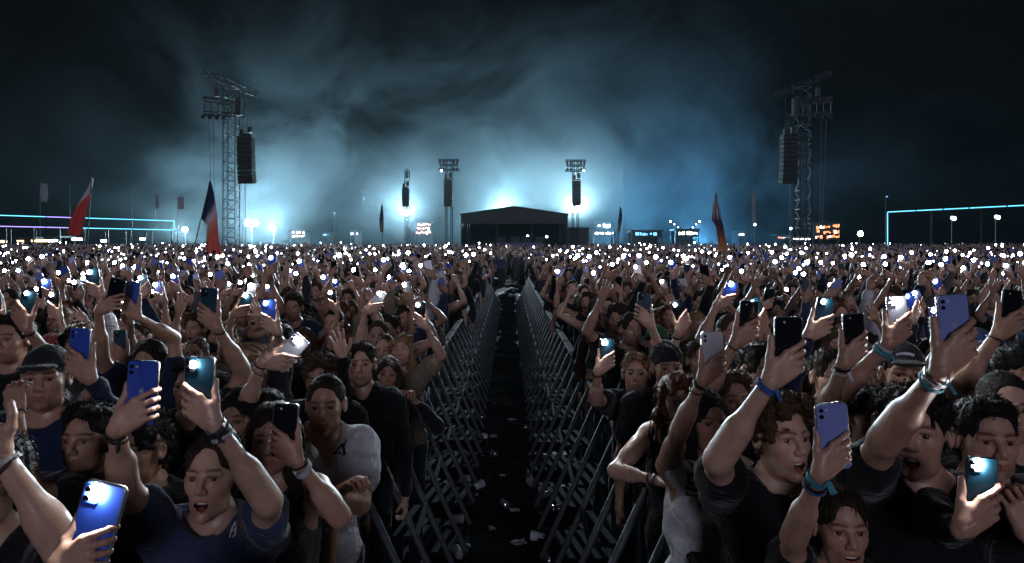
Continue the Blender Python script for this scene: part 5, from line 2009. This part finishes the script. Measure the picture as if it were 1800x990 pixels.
POSE_W = {'phone': 'holding a phone up', 'both': 'with a phone and an open hand raised', 'two': 'holding a phone in both hands', 'open': 'with one open hand raised', 'fist': 'with a fist raised', 'open2': 'with both open hands raised', 'down': 'with arms down'}
rows = []
d = 3.05
while d < 16:
    for side in (-1, 1):
        x = (1.04 if side < 0 else .95) + random.uniform(0, .08)
        col_i = 0
        while x < .762 * d + .25:
            rows.append((d + random.uniform(-.16, .16), side * x, side, len(set(round(q[4], 3) for q in rows if q[4] <= d)), d, col_i))
            col_i += 1
            x += random.uniform(.50, .66)
    d += .60
MAXP = 300 - len(HERO_AT) - 4
cand = []
for (y, x, side, _, dr, ci) in rows:
    rad = .44 if y < 5 else .40
    if any((x - hx) ** 2 + (y - hy) ** 2 < rad * rad for hx, hy in HERO_AT):
        continue
    cand.append((y, x, side, int(round((dr - 3.05) / .60)), ci))
cand.sort(key=lambda q: q[0])
cand = cand[:MAXP]
FRONT_END = max(q[0] for q in cand)
shirts = ['black'] * 5 + ['charcoal'] * 4 + ['navy'] * 2 + ['grey'] * 2 + ['white', 'maroon', 'olive', 'blue', 'red', 'sand']
hairs = ['black', 'dark brown', 'dark brown', 'brown', 'brown', 'fair', 'auburn']
rank = {}
n_ph = len([o for o in bpy.data.objects if o.name.startswith('smartphone')])
for q in sorted(cand, key=lambda t: (t[2], t[3], abs(t[1]))):
    y, x, side, row, ci = q
    rank[(side, row)] = rank.get((side, row), 0) + 1
    k = random.randrange(NV)
    if y < 4.6 and VAR[k][1] in ('both', 'open2'):
        k = (k + 1) % NV
    sp, pose, info, mesh_ = VAR[k]
    sh, hc = random.choice(shirts), random.choice(hairs)
    root = person_from(None, (x, y, 0), random.choice(SKINS[:5]) if random.random() < .9 else SKINS[5], HAIRC[hc], SHIRTC[sh], mesh_, random.choice([(.02, .02, .03), (.15, .02, .02), (.1, .1, .12), (.02, .04, .12)]))
    sc = random.uniform(.93, 1.05)
    root.scale = (sc, sc, sc)
    rot = random.uniform(-.28, .28) - .10 * side * min(1, abs(x) / 4)
    root.rotation_euler = (0, 0, rot)
    where = '%s from %s barrier, %s row back' % (ORD[rank[(side, row)] - 1], 'left' if side < 0 else 'right', ORD[row])
    tag(root, 'person in %s top %s, %s' % (sh, {'phone': 'raising a phone', 'both': 'arms up, one phone', 'two': 'with two-handed phone', 'open': 'open hand up', 'fist': 'fist up', 'open2': 'both hands up', 'down': 'arms down'}[pose], where), 'person', 'people standing in the crowd')
    for sd_, M4 in info['phones'].items():
        if n_ph >= 296:
            continue
        n_ph += 1
        lit = random.random() < (.74 if y < 9 else .55)
        back = random.choice(['glass_black', 'glass_black', 'glass_teal', 'glass_blue', 'glass_blue', 'glass_white', 'glass_lilac'])
        mw = Matrix.Translation((x, y, 0)) @ Matrix.Rotation(rot, 4, 'Z') @ Matrix.Scale(sc, 4) @ M4
        phone(mw, back, lit, '%s phone %s, held %s' % (BACKNAME[back], 'with torch lit' if lit else 'unlit', where), y < 6, random.choice(['phone_frame', 'phone_dark_frame']), ts=round(min(4.4, 1.5 + .36 * max(0, y - 3)) * 4) / 4)

# ------------------------------------------------------------------ the mass of people further back: one object, instanced figures
FAR_MATS = [M['far_skin'], M['far_cloth'], M['far_hair'], M['glass_black'], M['torch_far'], M['glass_blue'], M['torch_dim']]


def far_mesh(k, torch, dim=False):
    sp, pose = variant(k)
    if torch and pose not in ('phone', 'both', 'two'):
        sp, pose = variant(0)
    f_ = figure(sp, 'far')
    g = Geo()
    for part, mi in (('body', 0), ('shirt', 1), ('trousers', 1)):
        q = f_[part]
        g.v += q.v
        g.t += q.t
        g.f += [np.where(a >= 0, a + g.n, -1) for a in q.f]
        g.m += [np.full(len(a), mi, np.int32) for a in q.m]
        g.n += q.n
    for hst, q in f_['hair']:
        g.v += q.v
        g.t += q.t
        g.f += [np.where(a >= 0, a + g.n, -1) for a in q.f]
        g.m += [np.full(len(a), 1 if hst in ('cap', 'beanie') else 2, np.int32) for a in q.m]
        g.n += q.n
    for sd_, M4 in f_['info']['phones'].items():
        Rm = np.array(M4.to_3x3(), np.float32)
        tt = np.array(M4.translation, np.float32)
        pts, fs = slab(PW_, PH_, .010, .011, -.005, n=2)
        pts = np.array(pts, np.float32) @ Rm.T + tt
        quad = np.array([f for f in fs if len(f) == 4])
        big = [f for f in fs if len(f) == 8]
        tri = np.array([(f[0], f[i], f[i + 1]) for f in big for i in range(1, 7)])
        g.add(pts, np.concatenate([quad, np.concatenate([tri, np.full((len(tri), 1), -1)], 1)]), 5 if k % 3 == 0 else 3)
        if torch:
            rr = torch  # oversized glowing disc stands in for the torch's glare
            a = np.arange(10) * (2 * math.pi / 10)
            disc = np.stack([-.012 + rr * np.cos(a), np.full(10, -.009), .060 + rr * np.sin(a)], 1).astype(np.float32) @ Rm.T + tt
            g.add(disc, np.array([(0, i, i + 1) for i in range(1, 9)]), 6 if dim else 4)
    return g.mesh('far_person', FAR_MATS)


FAR = []
FAR_IDX = {'off': [], 'near': [], 'far': []}
for k in range(12):
    FAR_IDX['off'].append(len(FAR))
    FAR.append(far_mesh(k, 0))
for k in (0, 1, 2, 3, 5, 7):
    FAR_IDX['near'].append(len(FAR))
    FAR.append(far_mesh(k, (.018, .034, .024, .040, .028, .021)[len(FAR_IDX['near']) - 1], k in (2, 5)))
for k in (0, 1, 5, 7):
    FAR_IDX['far'].append(len(FAR))
    FAR.append(far_mesh(k, (.030, .052, .040, .034)[len(FAR_IDX['far']) - 1], k in (0, 7)))
pts, vi, rz_, scl = [], [], [], []
d = FRONT_END + .35
while d < 88:
    sp_ = .62 if d < 20 else .74 if d < 36 else 1.0
    for side in (-1, 1):
        x = 1.1 if d < 40 else .4
        while x < .762 * d + 1.0:
            px_, py_ = side * (x + random.uniform(-.15, .15)), d + random.uniform(-.22, .22)
            x += sp_ * random.uniform(.85, 1.2)
            if 56 < py_ < 64 and min(abs(px_ + 24.4), abs(px_ - 25.8)) < 2.6:
                continue
            if py_ > 62 and -8 < px_ < 9:
                continue
            pts.append((px_, py_, zg(py_)))
            lit = random.random() < (.40 if d < 22 else .17 if d < 36 else .06 if d < 55 else .04)
            vi.append(random.choice(FAR_IDX['off'] if not lit else FAR_IDX['near'] if d < 30 else FAR_IDX['far']))
            rz_.append(random.uniform(-.35, .35))
            scl.append(random.uniform(.92, 1.08))
    d += sp_
cm = bpy.data.meshes.new('crowd')
cm.from_pydata(pts, [], [])
for nm, ty, dat in (('vi', 'INT', vi), ('rz', 'FLOAT', rz_), ('scl', 'FLOAT', scl)):
    a = cm.attributes.new(nm, ty, 'POINT')
    a.data.foreach_set('value', dat)
for q in FAR_MATS:
    cm.materials.append(q)
crowd = link('crowd', cm)
tag(crowd, 'dense mass of people with raised arms and phone lights filling the field behind', kind='stuff')
ng = bpy.data.node_groups.new('crowd_figures', 'GeometryNodeTree')
ng.interface.new_socket('Geometry', in_out='INPUT', socket_type='NodeSocketGeometry')
ng.interface.new_socket('Geometry', in_out='OUTPUT', socket_type='NodeSocketGeometry')
gi, go = ng.nodes.new('NodeGroupInput'), ng.nodes.new('NodeGroupOutput')
iop = ng.nodes.new('GeometryNodeInstanceOnPoints')
join = ng.nodes.new('GeometryNodeGeometryToInstance')
hold = []
for k, me in enumerate(FAR):
    so = bpy.data.objects.new('far_person_source', me)
    oi = ng.nodes.new('GeometryNodeObjectInfo')
    oi.inputs['Object'].default_value = so
    oi.inputs['As Instance'].default_value = False
    hold.append(oi)
for oi in reversed(hold):
    ng.links.new(oi.outputs['Geometry'], join.inputs[0])
ng.links.new(gi.outputs[0], iop.inputs['Points'])
ng.links.new(join.outputs[0], iop.inputs['Instance'])
iop.inputs['Pick Instance'].default_value = True


def named(nm, ty):
    q = ng.nodes.new('GeometryNodeInputNamedAttribute')
    q.data_type = ty
    q.inputs[0].default_value = nm
    return q.outputs[0]


ng.links.new(named('vi', 'INT'), iop.inputs['Instance Index'])
cx = ng.nodes.new('ShaderNodeCombineXYZ')
ng.links.new(named('rz', 'FLOAT'), cx.inputs[2])
ng.links.new(cx.outputs[0], iop.inputs['Rotation'])
ng.links.new(named('scl', 'FLOAT'), iop.inputs['Scale'])
ng.links.new(iop.outputs[0], go.inputs[0])
crowd.modifiers.new('figures', 'NODES').node_group = ng
print('people near', len(cand) + len(HERO_AT), 'phones', n_ph, 'far', len(pts), 'front end', FRONT_END)
